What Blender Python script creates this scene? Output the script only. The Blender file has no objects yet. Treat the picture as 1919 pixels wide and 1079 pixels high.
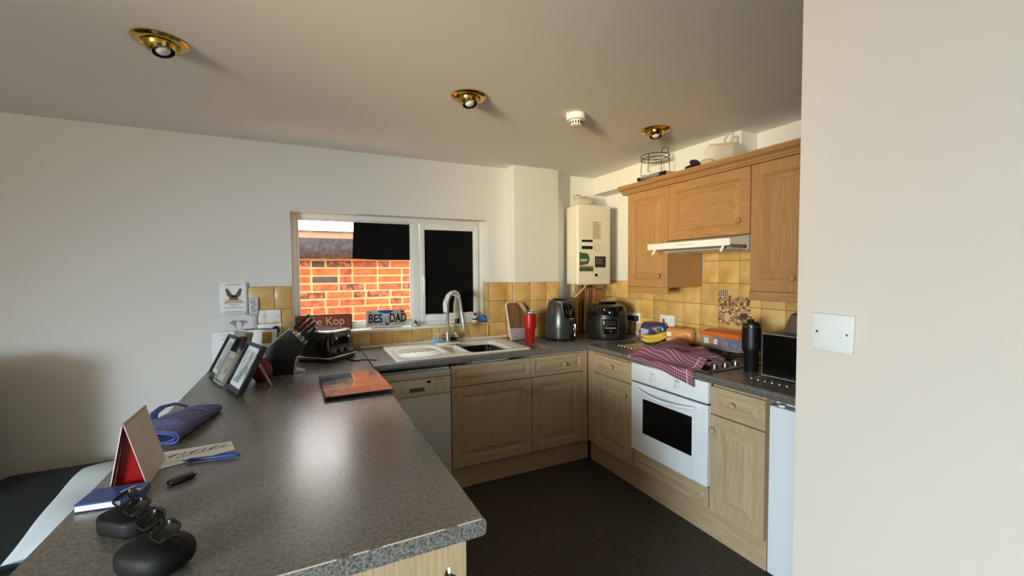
import bpy, bmesh, math, random
from mathutils import Vector, Matrix, Euler
random.seed(7)
S = bpy.context.scene
COL = S.collection
PI = math.pi

# ---------------------------------------------------------------- camera, world, sun, window daylight, exposure
cam_d = bpy.data.cameras.new('camera'); cam = bpy.data.objects.new('camera', cam_d); COL.objects.link(cam)
cam_d.sensor_width = 36; cam_d.lens = 14.914; cam_d.clip_start = 0.02
def cam_pose(yaw, pitch, roll):
    cy, sy = math.cos(yaw), math.sin(yaw)
    f = Vector((sy*math.cos(pitch), cy*math.cos(pitch), math.sin(pitch)))
    r = Vector((cy, -sy, 0)); u = r.cross(f)
    c, s = math.cos(roll), math.sin(roll)
    r2 = c*r + s*u; u2 = -s*r + c*u
    return Matrix(((r2.x, u2.x, -f.x), (r2.y, u2.y, -f.y), (r2.z, u2.z, -f.z))).to_4x4()
cam.matrix_world = Matrix.Translation((0, 0, 1.47)) @ cam_pose(math.radians(26.093), math.radians(-2.214), math.radians(-.343))
S.camera = cam
W = bpy.data.worlds.new('sky'); S.world = W; W.use_nodes = True
nt = W.node_tree; bg = nt.nodes['Background']
bg.inputs[0].default_value = (.90, .95, 1.0, 1); bg.inputs[1].default_value = 8.0      # bright hazy sky
sun_d = bpy.data.lights.new('sun', 'SUN'); sun_d.energy = 42.0; sun_d.angle = .009; sun_d.color = (1, .93, .82)
sun = bpy.data.objects.new('sun', sun_d); COL.objects.link(sun)
sun.rotation_euler = Vector((-.80, .03, -.60)).to_track_quat('-Z', 'Y').to_euler()
def area(name, loc, direction, sx, sy, power, col, spread=180):
    d = bpy.data.lights.new(name, 'AREA'); d.shape = 'RECTANGLE'; d.size = sx; d.size_y = sy
    d.energy = power; d.color = col; d.spread = math.radians(spread)
    o = bpy.data.objects.new(name, d); COL.objects.link(o); o.location = loc
    o.rotation_euler = Vector(direction).to_track_quat('-Z', 'Z').to_euler()
    return o
# daylight entering by the living-room window in the left wall: cool from the sky, warm from the sunlit ground outside
area('daylight_from_sky', (-3.60, -1.66, 1.50), (.76, .42, -.50), .82, 1.1, 122, (.68, .87, 1.0), 98)
area('daylight_off_the_ground', (-3.60, -1.35, 1.44), (.40, .40, .82), 1.3, 1.0, 46, (1.0, .92, .78), 108)
area('sunlight_off_the_ground', (-3.60, -.95, 1.42), (6.05, 3.70, .62), .75, .7, 9.0, (1.0, .79, .38), 27)
S.view_settings.view_transform = 'Standard'; S.view_settings.look = 'None'
S.view_settings.gamma = 1; S.view_settings.exposure = 0.15; S.view_settings.use_curve_mapping = False
S.cycles.use_denoising = True
S.cycles.max_bounces = 10; S.cycles.diffuse_bounces = 5; S.cycles.transparent_max_bounces = 16
S.cycles.sample_clamp_indirect = 6; S.cycles.caustics_reflective = False; S.cycles.caustics_refractive = False

# ---------------------------------------------------------------- materials
def lin(c):
    return tuple(((x/255)/12.92 if x/255 <= .04045 else ((x/255+.055)/1.055)**2.4) for x in c)
MATS = {}
def M(name, rgb, rough=.5, metal=0, spec=.5, rgb2=None, nscale=20, stretch=(1, 1, 1), lo=.35, hi=.65,
      bump=0, bscale=None, trans=0, coat=0, rand=0, emit=0, alpha=1, sheen=0, detail=4):
    if name in MATS: return MATS[name]
    m = bpy.data.materials.new(name); m.use_nodes = True; MATS[name] = m
    n = m.node_tree.nodes; l = m.node_tree.links; p = n['Principled BSDF']
    c = lin(rgb) + (1,)
    p.inputs['Base Color'].default_value = c; p.inputs['Roughness'].default_value = rough
    p.inputs['Metallic'].default_value = metal; p.inputs['Specular IOR Level'].default_value = spec
    p.inputs['Transmission Weight'].default_value = trans; p.inputs['Coat Weight'].default_value = coat
    p.inputs['Alpha'].default_value = alpha; p.inputs['Sheen Weight'].default_value = sheen
    m.diffuse_color = c
    if emit:
        p.inputs['Emission Color'].default_value = c; p.inputs['Emission Strength'].default_value = emit
    tc = n.new('ShaderNodeTexCoord'); mp = n.new('ShaderNodeMapping'); l.new(tc.outputs['Object'], mp.inputs['Vector'])
    mp.inputs['Scale'].default_value = stretch
    col = None
    oi = None
    if rand or rgb2:
        oi = n.new('ShaderNodeObjectInfo')
    if rgb2:
        off = n.new('ShaderNodeVectorMath'); off.operation = 'SCALE'; off.inputs[0].default_value = (7, 5, 3)
        l.new(oi.outputs['Random'], off.inputs['Scale']); l.new(off.outputs[0], mp.inputs['Location'])
        nz = n.new('ShaderNodeTexNoise'); nz.inputs['Scale'].default_value = nscale; nz.inputs['Detail'].default_value = detail
        l.new(mp.outputs[0], nz.inputs['Vector'])
        rp = n.new('ShaderNodeValToRGB'); l.new(nz.outputs['Fac'], rp.inputs[0])
        rp.color_ramp.elements[0].position = lo; rp.color_ramp.elements[1].position = hi
        rp.color_ramp.elements[0].color = c; rp.color_ramp.elements[1].color = lin(rgb2) + (1,)
        col = rp.outputs[0]
    if rand:
        hs = n.new('ShaderNodeHueSaturation'); mr = n.new('ShaderNodeMapRange')
        l.new(oi.outputs['Random'], mr.inputs[0]); mr.inputs[3].default_value = 1-rand; mr.inputs[4].default_value = 1+rand
        l.new(mr.outputs[0], hs.inputs['Value'])
        if col: l.new(col, hs.inputs['Color'])
        else: hs.inputs['Color'].default_value = c
        col = hs.outputs[0]
    if col: l.new(col, p.inputs['Base Color'])
    if bump:
        nb = n.new('ShaderNodeTexNoise'); nb.inputs['Scale'].default_value = bscale or nscale; nb.inputs['Detail'].default_value = 3
        l.new(mp.outputs[0], nb.inputs['Vector'])
        b = n.new('ShaderNodeBump'); b.inputs['Strength'].default_value = bump; b.inputs['Distance'].default_value = .004
        l.new(nb.outputs['Fac'], b.inputs['Height']); l.new(b.outputs[0], p.inputs['Normal'])
    return m
def clear(name, rgb=(255, 255, 255), t=.9, rough=.03):
    m = bpy.data.materials.new(name); m.use_nodes = True; n = m.node_tree.nodes; l = m.node_tree.links
    n.remove(n['Principled BSDF']); out = n['Material Output']
    tr = n.new('ShaderNodeBsdfTransparent'); tr.inputs[0].default_value = tuple(x*t for x in lin(rgb)) + (1,)
    gl = n.new('ShaderNodeBsdfGlossy'); gl.inputs['Roughness'].default_value = rough
    lw = n.new('ShaderNodeLayerWeight'); lw.inputs[0].default_value = .5
    pw5 = n.new('ShaderNodeMath'); pw5.operation = 'POWER'; l.new(lw.outputs['Facing'], pw5.inputs[0]); pw5.inputs[1].default_value = 5
    fr = n.new('ShaderNodeMath'); fr.operation = 'MULTIPLY_ADD'; l.new(pw5.outputs[0], fr.inputs[0]); fr.inputs[1].default_value = .9; fr.inputs[2].default_value = .03
    mx = n.new('ShaderNodeMixShader'); l.new(fr.outputs[0], mx.inputs[0]); l.new(tr.outputs[0], mx.inputs[1]); l.new(gl.outputs[0], mx.inputs[2])
    l.new(mx.outputs[0], out.inputs[0]); return m
def film(name, rgb, opac, rough=.3):
    """thin cloudy plastic: part transparent, part diffuse/gloss"""
    m = bpy.data.materials.new(name); m.use_nodes = True; n = m.node_tree.nodes; l = m.node_tree.links
    p = n['Principled BSDF']; p.inputs['Base Color'].default_value = lin(rgb) + (1,); p.inputs['Roughness'].default_value = rough
    tr = n.new('ShaderNodeBsdfTransparent'); mx = n.new('ShaderNodeMixShader'); mx.inputs[0].default_value = opac
    l.new(tr.outputs[0], mx.inputs[1]); l.new(p.outputs[0], mx.inputs[2]); l.new(mx.outputs[0], n['Material Output'].inputs[0]); return m

paint = M('white_emulsion', (226, 224, 219), .85, spec=.2, bump=.12, bscale=60)
ceil_m = M('ceiling_emulsion', (238, 234, 228), .9, spec=.15, bump=.15, bscale=25)
oak = M('limed_oak_upright', (160, 116, 70), .5, spec=.35, rgb2=(182, 140, 92), nscale=5, stretch=(26, 26, 1.6), lo=.3, hi=.75, bump=.2, bscale=9)
oakh = M('limed_oak_sideways', (160, 116, 70), .5, spec=.35, rgb2=(182, 140, 92), nscale=5, stretch=(1.6, 26, 26), lo=.3, hi=.75, bump=.2, bscale=9)
oakl = M('pale_limed_oak_upright', (172, 146, 112), .55, spec=.3, rgb2=(194, 170, 136), nscale=5, stretch=(26, 26, 1.6), lo=.3, hi=.75, bump=.2, bscale=9)
oaklh = M('pale_limed_oak_sideways', (172, 146, 112), .55, spec=.3, rgb2=(194, 170, 136), nscale=5, stretch=(1.6, 26, 26), lo=.3, hi=.75, bump=.2, bscale=9)
lam = M('grey_speckled_laminate', (84, 80, 76), .27, spec=.95, rgb2=(122, 117, 110), nscale=110, lo=.35, hi=.7, bump=.03, bscale=200, detail=6)
lame = M('pale_speckled_edging', (66, 66, 62), .45, rgb2=(138, 136, 128), nscale=160, lo=.38, hi=.66, detail=6)
tile_m = M('ochre_glazed_tile', (196, 152, 84), .28, spec=.5, rgb2=(224, 190, 126), nscale=9, lo=.3, hi=.7, rand=.09, bump=.12, bscale=18)
grout = M('tan_grout', (158, 118, 66), .9)
vinyl = M('dark_vinyl', (62, 57, 50), .62, spec=.3, rgb2=(70, 66, 58), nscale=40)
upvc = M('white_upvc', (238, 236, 228), .35, spec=.5)
white_g = M('white_enamel', (232, 234, 236), .3, spec=.5)
cream_pl = M('cream_plastic', (216, 206, 186), .4)
wht_pl = M('white_plastic', (236, 234, 228), .4)
black_pl = M('black_plastic', (14, 14, 15), .35)
black_gl = M('black_gloss', (8, 8, 9), .08, spec=.6)
black_mt = M('black_matt', (17, 17, 18), .6)
card_b = M('black_card', (13, 10, 9), .8, spec=.15, rgb2=(17, 14, 12), nscale=5)
chrome = M('chrome', (225, 225, 225), .12, 1)
steel = M('brushed_steel', (176, 174, 168), .28, 1)
brass = M('polished_brass', (205, 172, 84), .14, 1)
dkmetal = M('dark_wire', (84, 70, 54), .4, .8)
copper = M('copper_pipe', (150, 92, 56), .45, .7)
glass = clear('window_glass', t=.97)
clearp = clear('clear_plastic', (245, 245, 242), .93)

# ---------------------------------------------------------------- mesh helper
class B:
    def __init__(s): s.bm = bmesh.new()
    def _x(s, vs, mat):
        if mat is not None: bmesh.ops.transform(s.bm, matrix=mat, verts=vs)
    def box(s, x0, y0, z0, x1, y1, z1, bev=0, seg=2, mat=None):
        r = bmesh.ops.create_cube(s.bm, size=1)['verts']
        for v in r: v.co = Vector((x0+(v.co.x+.5)*(x1-x0), y0+(v.co.y+.5)*(y1-y0), z0+(v.co.z+.5)*(z1-z0)))
        s._x(r, mat)
        if bev:
            es = list({e for v in r for e in v.link_edges})
            bmesh.ops.bevel(s.bm, geom=es, offset=bev, segments=seg, profile=.5, affect='EDGES', clamp_overlap=True)
        return s
    def cyl(s, p0, p1, r0, r1=None, n=16, caps=True):
        return s.tube([p0, p1], [r0, r0 if r1 is None else r1], n, caps=caps)
    def tube(s, pts, r, n=8, closed=False, caps=True, flat=None):
        pts = [Vector(p) for p in pts]; k = len(pts)
        rs = list(r) if isinstance(r, (list, tuple)) else [r]*k
        rings = []; prev = None
        for i, p in enumerate(pts):
            if closed: t = pts[(i+1) % k]-pts[i-1]
            else: t = pts[min(i+1, k-1)]-pts[max(i-1, 0)]
            t.normalize()
            if prev is None:
                a = Vector((0, 0, 1)) if abs(t.z) < .9 else Vector((0, 1, 0))
                u = t.cross(a).normalized()
            else:
                u = (prev-t*prev.dot(t)).normalized()
            prev = u; w = t.cross(u)
            fl = flat or 1
            rings.append([s.bm.verts.new(p+rs[i]*(math.cos(2*PI*j/n)*u+fl*math.sin(2*PI*j/n)*w)) for j in range(n)])
        for i in range(k if closed else k-1):
            a, b = rings[i], rings[(i+1) % k]
            for j in range(n): s.bm.faces.new((a[j], a[(j+1) % n], b[(j+1) % n], b[j]))
        if caps and not closed:
            s.bm.faces.new(rings[0][::-1]); s.bm.faces.new(rings[-1])
        return s
    def lathe(s, prof, n=28, c=(0, 0, 0), mat=None, sx=1, sy=1):
        rings = []; allv = []
        for r, z in prof:
            if r < 1e-6: v = [s.bm.verts.new((c[0], c[1], c[2]+z))]
            else: v = [s.bm.verts.new((c[0]+sx*r*math.cos(2*PI*j/n), c[1]+sy*r*math.sin(2*PI*j/n), c[2]+z)) for j in range(n)]
            rings.append(v); allv += v
        for a, b in zip(rings, rings[1:]):
            for j in range(n):
                k = (j+1) % n
                if len(a) == 1 and len(b) == 1: continue
                if len(a) == 1: s.bm.faces.new((a[0], b[k], b[j]))
                elif len(b) == 1: s.bm.faces.new((a[j], a[k], b[0]))
                else: s.bm.faces.new((a[j], a[k], b[k], b[j]))
        s._x(allv, mat); return s
    def prism(s, poly, a, b, axis='y', bev=0, seg=2, mat=None):
        def P(p, t):
            return {'y': (p[0], t, p[1]), 'x': (t, p[0], p[1]), 'z': (p[0], p[1], t)}[axis]
        v0 = [s.bm.verts.new(P(p, a)) for p in poly]; v1 = [s.bm.verts.new(P(p, b)) for p in poly]
        fs = [s.bm.faces.new(v0), s.bm.faces.new(v1[::-1])]
        k = len(poly)
        for i in range(k): fs.append(s.bm.faces.new((v0[i], v1[i], v1[(i+1) % k], v0[(i+1) % k])))
        s._x(v0+v1, mat)
        if bev:
            es = list({e for f in fs for e in f.edges})
            bmesh.ops.bevel(s.bm, geom=es, offset=bev, segments=seg, profile=.5, affect='EDGES', clamp_overlap=True)
        return s
    def grid(s, fn, nu, nv, wrapu=False, wrapv=False):
        vs = [[s.bm.verts.new(fn(i/(nu if wrapu else nu-1), j/(nv if wrapv else nv-1))) for j in range(nv)] for i in range(nu)]
        for i in range(nu if wrapu else nu-1):
            for j in range(nv if wrapv else nv-1):
                s.bm.faces.new((vs[i][j], vs[(i+1) % nu][j], vs[(i+1) % nu][(j+1) % nv], vs[i][(j+1) % nv]))
        return s
    def ball(s, c, r, n=20, m=12, mat=None, p=1.0):
        """superellipsoid-like ball; r is a 3-tuple or a number"""
        r = (r, r, r) if isinstance(r, (int, float)) else r
        prof = []
        sg = lambda x: math.copysign(abs(x)**p, x)
        rings = []; allv = []
        for i in range(m+1):
            t = -PI/2+PI*i/m
            if i in (0, m): v = [s.bm.verts.new((0, 0, r[2]*sg(math.sin(t))))]
            else: v = [s.bm.verts.new((r[0]*sg(math.cos(t))*sg(math.cos(2*PI*j/n)), r[1]*sg(math.cos(t))*sg(math.sin(2*PI*j/n)), r[2]*sg(math.sin(t)))) for j in range(n)]
            rings.append(v); allv += v
        for a, b in zip(rings, rings[1:]):
            for j in range(n):
                k = (j+1) % n
                if len(a) == 1: s.bm.faces.new((a[0], b[k], b[j]))
                elif len(b) == 1: s.bm.faces.new((a[j], a[k], b[0]))
                else: s.bm.faces.new((a[j], a[k], b[k], b[j]))
        s._x(allv, (Matrix.Translation(c) @ mat) if mat is not None else Matrix.Translation(c)); return s
    def loops(s, rects):
        """nested rounded-less rectangles [(x0,z0,x1,z1,y)] bridged, last one capped; outer first"""
        rings = [[s.bm.verts.new((x, y, z)) for x, z in ((x0, z0), (x1, z0), (x1, z1), (x0, z1))] for x0, z0, x1, z1, y in rects]
        for a, b in zip(rings, rings[1:]):
            for j in range(4): s.bm.faces.new((a[j], a[(j+1) % 4], b[(j+1) % 4], b[j]))
        s.bm.faces.new(rings[-1]); s.bm.faces.new(rings[0][::-1]); return s
    def out(s, name, mat, parent=None, angle=38, solid=0, sub=0, uv=None):
        bmesh.ops.recalc_face_normals(s.bm, faces=s.bm.faces)
        me = bpy.data.meshes.new(name); s.bm.to_mesh(me); s.bm.free()
        me.materials.append(mat); me.shade_smooth(); me.set_sharp_from_angle(angle=math.radians(angle))
        o = bpy.data.objects.new(name, me); COL.objects.link(o)
        if parent is not None: o.parent = parent
        if solid:
            md = o.modifiers.new('thickness', 'SOLIDIFY'); md.thickness = solid; md.offset = 0
        if sub:
            md = o.modifiers.new('smooth', 'SUBSURF'); md.levels = sub; md.render_levels = sub
        return o
def tag(o, label, cat, group=None):
    o['label'] = label; o['category'] = cat
    if group: o['group'] = group
    return o
def thing(name, label, cat, loc, rz=0, group=None):
    o = bpy.data.objects.new(name, None); COL.objects.link(o); o.location = loc; o.rotation_euler = (0, 0, rz)
    o.empty_display_size = .05
    return tag(o, label, cat, group)
def struct(o, label=None):
    o['kind'] = 'structure'
    if label: o['label'] = label
    return o
def copy_tree(o, parent=None):
    c = o.copy(); COL.objects.link(c)
    if parent is not None: c.parent = parent
    for ch in list(o.children): copy_tree(ch, c)
    return c
def inst(mesh_obj, parent, loc, scale=(1, 1, 1), rot=(0, 0, 0)):
    c = mesh_obj.copy(); COL.objects.link(c); c.parent = parent; c.location = loc; c.scale = scale; c.rotation_euler = rot
    return c
def text(name, body, size, mat, parent, loc, rot, depth=.0006, align='CENTER', sx=1, bold=0):
    cu = bpy.data.curves.new(name, 'FONT'); cu.body = body; cu.offset = bold; cu.size = size; cu.extrude = depth
    cu.align_x = align; cu.align_y = 'CENTER'
    t = bpy.data.objects.new(name, cu); COL.objects.link(t)
    bpy.context.view_layer.update()
    me = bpy.data.meshes.new_from_object(t.evaluated_get(bpy.context.evaluated_depsgraph_get()))
    bpy.data.objects.remove(t); bpy.data.curves.remove(cu)
    me.name = name; me.materials.clear(); me.materials.append(mat)
    o = bpy.data.objects.new(name, me); COL.objects.link(o); o.parent = parent; o.location = loc; o.rotation_euler = rot; o.scale = (sx, 1, 1)
    return o
FACE_Y = (PI/2, 0, 0)             # text that reads from -y
FACE_X = (PI/2, 0, -PI/2)         # text that reads from -x

# ---------------------------------------------------------------- room shell
ZC = 2.338; YB = 3.27; XR = 2.61; XL = -3.7; YF = -2.2
WX0, WX1, WZ0, WZ1 = -.077, 1.385, 1.05, 1.895        # kitchen window opening
struct(B().box(XL-.2, YF-.2, -.12, XR+.2, YB+.25, 0).out('floor', vinyl), 'dark brown vinyl floor')
struct(B().box(XL-.2, YF-.2, ZC, XR+.2, YB+.25, ZC+.12).out('ceiling', ceil_m), 'off-white flat ceiling')
b = B()
b.box(XL-.2, YB, 0, WX0, YB+.25, ZC).box(WX1, YB, 0, XR+.2, YB+.25, ZC).box(WX0, YB, 0, WX1, YB+.25, WZ0-.02).box(WX0, YB, WZ1, WX1, YB+.25, ZC)
wall_back = struct(b.out('wall_back', paint), 'white painted wall around the kitchen window')
wall_right = struct(B().box(XR, YF-.2, 0, XR+.2, YB, ZC).out('wall_right', paint), 'cream-lit kitchen wall behind the hob')
struct(B().box(XL, YF-.2, 0, XR, YF, ZC).out('wall_front', paint), 'white wall behind the viewer')
LW = (-2.08, -.40, .85, 2.08)                            # living-room window y0 y1 z0 z1
b = B(); b.box(XL-.2, YF, 0, XL, LW[0], ZC).box(XL-.2, LW[1], 0, XL, YB, ZC).box(XL-.2, LW[0], 0, XL, LW[1], LW[2]).box(XL-.2, LW[0], LW[3], XL, LW[1], ZC)
struct(b.out('wall_left', paint), 'white living room wall with a window')
b = B(); b.box(1.09, YF, 0, 1.21, .63, ZC, .006, 2)
struct(b.out('wall_partition', M('dimmed_warm_emulsion', (214, 202, 188), .85, spec=.2, bump=.12, bscale=60)), 'pale partition wall carrying the light switch')  # wall white darkened and warmed in colour, in place of dimmer light here
# chimney breast / pipe boxing with an angled right cheek
breast = struct(B().prism([(1.548, YB), (1.548, 3.12), (1.976, 3.12), (2.2, YB)], 0, ZC, 'z', .004, 1).out('wall_chimney_breast', paint), 'white boxed-out chimney breast beside the window')
struct(B().box(2.45, 1.765, 2.18, XR, YB, ZC, .004, 1).out('wall_bulkhead', paint), 'boxed bulkhead above the oak wall cupboards')
struct(B().box(XL, YF, 0, XL+.018, 3.27, .1).out('baseboard_left', upvc), 'white skirting board')
struct(B().box(XL+.018, 3.252, 0, -.52, YB, .1).out('baseboard_back', upvc), 'white skirting board under the back wall')
# living-room window (outside the frame)
w2 = struct(B().box(XL-.12, LW[0], LW[2], XL-.06, LW[0]+.06, LW[3]).box(XL-.12, LW[1]-.06, LW[2], XL-.06, LW[1], LW[3]).box(XL-.12, LW[0]+.06, LW[2], XL-.06, LW[1]-.06, LW[2]+.06).box(XL-.12, LW[0]+.06, LW[3]-.06, XL-.06, LW[1]-.06, LW[3]).out('window_2', upvc), 'living room window')
B().box(XL-.095, LW[0]+.06, LW[2]+.06, XL-.089, LW[1]-.06, LW[3]-.06).out('pane', glass, w2)

# kitchen window
fy0, fy1 = 3.365, 3.43
b = B()
for bx in ((WX0, WZ0, WX0+.035, WZ1), (WX1-.05, WZ0, WX1, WZ1), (WX0+.035, WZ0, WX1-.05, WZ0+.04), (WX0+.035, WZ1-.037, WX1-.05, WZ1), (.768, WZ0+.04, .828, WZ1-.037)):
    b.box(bx[0], fy0, bx[1], bx[2], fy1, bx[3], .004, 2)
win = struct(b.out('window_1', upvc), 'white plastic kitchen window over the sink')
b = B(); gx0, gx1, gz0, gz1 = -.042, .768, WZ0+.04, WZ1-.037       # fixed pane beads
for bx in ((gx0, gz0, gx0+.014, gz1), (gx1-.014, gz0, gx1, gz1), (gx0+.014, gz0, gx1-.014, gz0+.014), (gx0+.014, gz1-.014, gx1-.014, gz1)):
    b.box(bx[0], fy0+.012, bx[1], bx[2], fy0+.03, bx[3], .003, 1)
b.out('glazing_bead', upvc, win)
B().box(gx0+.005, 3.392, gz0+.005, gx1-.005, 3.398, gz1-.005).out('pane', glass, win)
cx0, cx1, cz0, cz1 = .832, 1.331, 1.075, 1.853                     # opening casement
b = B()
for bx in ((cx0, cz0, cx0+.038, cz1), (cx1-.045, cz0, cx1, cz1), (cx0+.038, cz0, cx1-.045, cz0+.052), (cx0+.038, cz1-.045, cx1-.045, cz1)):
    b.box(bx[0], fy0-.012, bx[1], bx[2], fy0+.03, bx[3], .006, 2)
cas = b.out('casement', upvc, win)
B().box(cx0+.036, 3.384, cz0+.05, cx1-.043, 3.39, cz1-.043).out('pane', glass, cas)
b = B(); b.box(.845, 3.337, 1.40, .862, 3.352, 1.45, .004, 2).tube([(.8535, 3.337, 1.435), (.8535, 3.325, 1.43), (.8535, 3.322, 1.40), (.8535, 3.326, 1.30)], [.008, .008, .009, .007], 10)
b.out('handle', upvc, cas)
b = B(); b.box(WX0+.002, YB-.018, WZ0-.02, WX1-.25, fy0, WZ0, .005, 2)
b.out('sill_board', upvc, win)
tag(B().prism([(.328, 1.575), (.34, 1.845), (.45, 1.857), (.762, 1.857), (.758, 1.566), (.5, 1.566)], 3.3785, 3.3805, 'y').out('blackout_sheet', card_b), 'black card taped over upper corner of the fixed pane', 'card')
prof = [(.868, 1.812), (1.288, 1.812), (1.288, 1.128)] + [(1.288-.42*i/12, 1.1285+.0015*math.sin(i*1.3)) for i in range(1, 12)] + [(.868, 1.127)]
tag(B().prism(prof, 3.3795, 3.3815, 'y').out('blackout_sheet', card_b), 'black card filling the whole opening casement pane', 'card')

# wall tiles: each a bevelled piece under its wall
_t = B().box(-.0755, -.006, -.0755, .0755, .004, .0755, .0035, 2)
tile0 = _t.out('tile', tile_m); tile0.hide_render = False
first_tile = [True]
def put_tile(wall, x0, x1, z0, z1, plane, face):
    cx, cz = (x0+x1)/2, (z0+z1)/2
    sc = ((x1-x0-.003)/.151, 1, (z1-z0-.003)/.151)
    loc, rot = ((cx, plane, cz), (0, 0, 0)) if face == 'y' else ((plane, cx, cz), (0, 0, -PI/2)) if face == 'x' else ((plane, cx, cz), (0, 0, PI/2))
    if first_tile[0]:
        first_tile[0] = False
        tile0.parent = wall; tile0.location = loc; tile0.scale = sc; tile0.rotation_euler = rot; return tile0
    return inst(tile0, wall, loc, sc, rot)
def tile_field(wall, us, zs, plane, face):
    a0, a1, c0, c1 = us[0], us[-1], zs[0], zs[-1]
    if face == 'y': g = B().box(a0, plane-.0025, c0, a1, plane+.0038, c1)
    else: g = B().box(plane-.0025, a0, c0, plane+.0038, a1, c1)
    g.out('grout_bed', grout, wall)
    for u0, u1 in zip(us, us[1:]):
        for z0, z1 in zip(zs, zs[1:]): put_tile(wall, u0, u1, z0, z1, plane, face)
PT = .1545
zs3 = [.914, 1.072, 1.2265, 1.381]
tile_field(wall_back, [-.335, -.182, WX0-.003], zs3, YB-.004, 'y')
tile_field(wall_back, [-.182, -.03, .124, .278, .4325, .587, .7415, .896, 1.0505, 1.205, 1.36, 1.385], [.914, 1.032], YB-.004, 'y')
tile_field(wall_back, [WX1, 1.54], [.914, 1.045, 1.2265, 1.381], YB-.004, 'y')
tile_field(wall_back, [3.275, 3.363], [1.06, 1.2265, 1.381], WX1-.004, 'x')
tile_field(wall_back, [WX1-.245, WX1-.115, WX1-.012], [0, .09], 0, 'y') if False else None
sl = B().box(WX1-.247, YB-.012, WZ0-.02, WX1-.001, 3.363, WZ0, .003, 1).out('tile', tile_m, wall_back)
tile_field(breast, [3.128, 3.262], zs3, 1.544, 'x')
tile_field(breast, [1.55, 1.694, 1.8485, 1.974], zs3, 3.116, 'y')
tile_field(wall_back, [2.20, 2.32, 2.4745, 2.598], zs3, YB-.004, 'y')
ys = [3.262-PT*i for i in range(16)]
tile_field(wall_right, ys[::-1], zs3, XR-.004, 'x')
tile_field(wall_right, [1.561, 1.717, 1.8715, 2.026, 2.16], [1.381, 1.5355, 1.60], XR-.004, 'x')
struct(B().box(.36, YB-.02, .912, 1.54, YB-.0101, .932, .003, 1).out('trim_1', upvc), 'white sealing strip behind the sink worktop')

# decorative mural glazed over four tiles behind the hob
mur = bpy.data.objects.new('tile_mural', None); COL.objects.link(mur); mur.parent = wall_right; mur.location = (XR-.0106, 1.905, 1.215)
BLOBN = [0]
def blob(mb, y, z, ry, rz, n=10, jit=.25, t=.0):
    pts = [(y+ry*(1+random.uniform(-jit, jit))*math.cos(2*PI*i/n), z+rz*(1+random.uniform(-jit, jit))*math.sin(2*PI*i/n)) for i in range(n)]
    BLOBN[0] += 1
    mb.prism(pts, -t-.0004-BLOBN[0]*6e-6, .0004+BLOBN[0]*1e-6, 'x')
muc = {'a': (112, 78, 52), 'b': (168, 138, 98), 'c': (206, 184, 146), 'd': (140, 84, 58), 'e': (84, 58, 42), 'f': (226, 212, 184), 'g': (118, 104, 60)}
lay = {k: B() for k in muc}
for i in range(40):
    blob(lay['b'], random.uniform(-.105, .10), random.uniform(-.095, .06), .03, .024, 10, .12, t=.0)
for k, cnt, r in (('a', 30, .011), ('d', 20, .012), ('e', 26, .007), ('c', 24, .009), ('g', 14, .009), ('f', 12, .007)):
    for i in range(cnt):
        blob(lay[k], random.uniform(-.12, .118), random.uniform(-.112, .075), r*random.uniform(.6, 1.3), r*random.uniform(.6, 1.2), 8, t=.0004+.0002*('adecgf'.index(k)))
blob(lay['c'], .05, -.065, .026, .03, 12, .08, .0018); blob(lay['b'], .085, -.06, .02, .024, 12, .08, .0018); blob(lay['e'], -.075, -.05, .03, .022, 12, .1, .0018)
lay['e'].prism([(.117, .118), (.048, .118), (.028, .078), (.128, .078)], -.0022, .0004, 'x')
for i in range(6):
    a = .113-i*.0125; c = .122-i*.017
    lay['f'].prism([(a, .116), (a-.005, .116), (c-.007, .08), (c, .08)], -.0027, 0, 'x')
for k in muc:
    lay[k].out('mural_glaze', M('glaze_'+k, muc[k], .35), mur)

# socket behind hob and the other plates
def socket_parts(o, w, hgt, mat=wht_pl):
    B().box(-w/2, -.009, -hgt/2, w/2, 0, hgt/2, .003, 2).out('face_plate', mat, o)
def pin_holes(o, x):
    b = B(); b.box(x-.003, -.0096, .006, x+.003, -.0086, .014).box(x-.013, -.0096, -.012, x-.007, -.0086, -.007).box(x+.007, -.0096, -.012, x+.013, -.0086, -.007)
    b.out('pin_holes', black_pl, o)
def screw(o, x, z, m): B().cyl((x, -.0085, z), (x, -.0098, z), .0028, n=10).out('screw', m, o)
scm = M('screw_grey', (120, 118, 112), .4, .6)
o = thing('cooker_switch', 'white wall socket with red cooker switch above the loaf', 'switch', (XR-.0105, 2.485, 1.072), -PI/2)
socket_parts(o, .150, .088); B().box(-.042, -.013, -.014, -.022, -.008, .012, .002, 2).out('rocker', M('red_switch', (150, 34, 30), .4), o)
B().box(-.005, -.012, -.012, .01, -.008, .008, .002, 2).out('rocker', wht_pl, o); pin_holes(o, .045); screw(o, -.062, 0, scm); screw(o, .068, .008, scm)
o = thing('double_socket', 'double wall socket beside the black multicooker', 'socket', (XR-.0105, 2.86, 1.06), -PI/2)
socket_parts(o, .15, .088); pin_holes(o, -.04); pin_holes(o, .04)
def plug(x, z, o):
    b = B(); b.box(x-.024, -.05, z-.026, x+.024, -.0095, z+.022, .009, 3); b.tube([(x, -.03, z-.02), (x, -.04, z-.06), (x+.01, -.05, z-.14)], .004, 8); return b.out('plug', black_pl, o)
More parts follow.
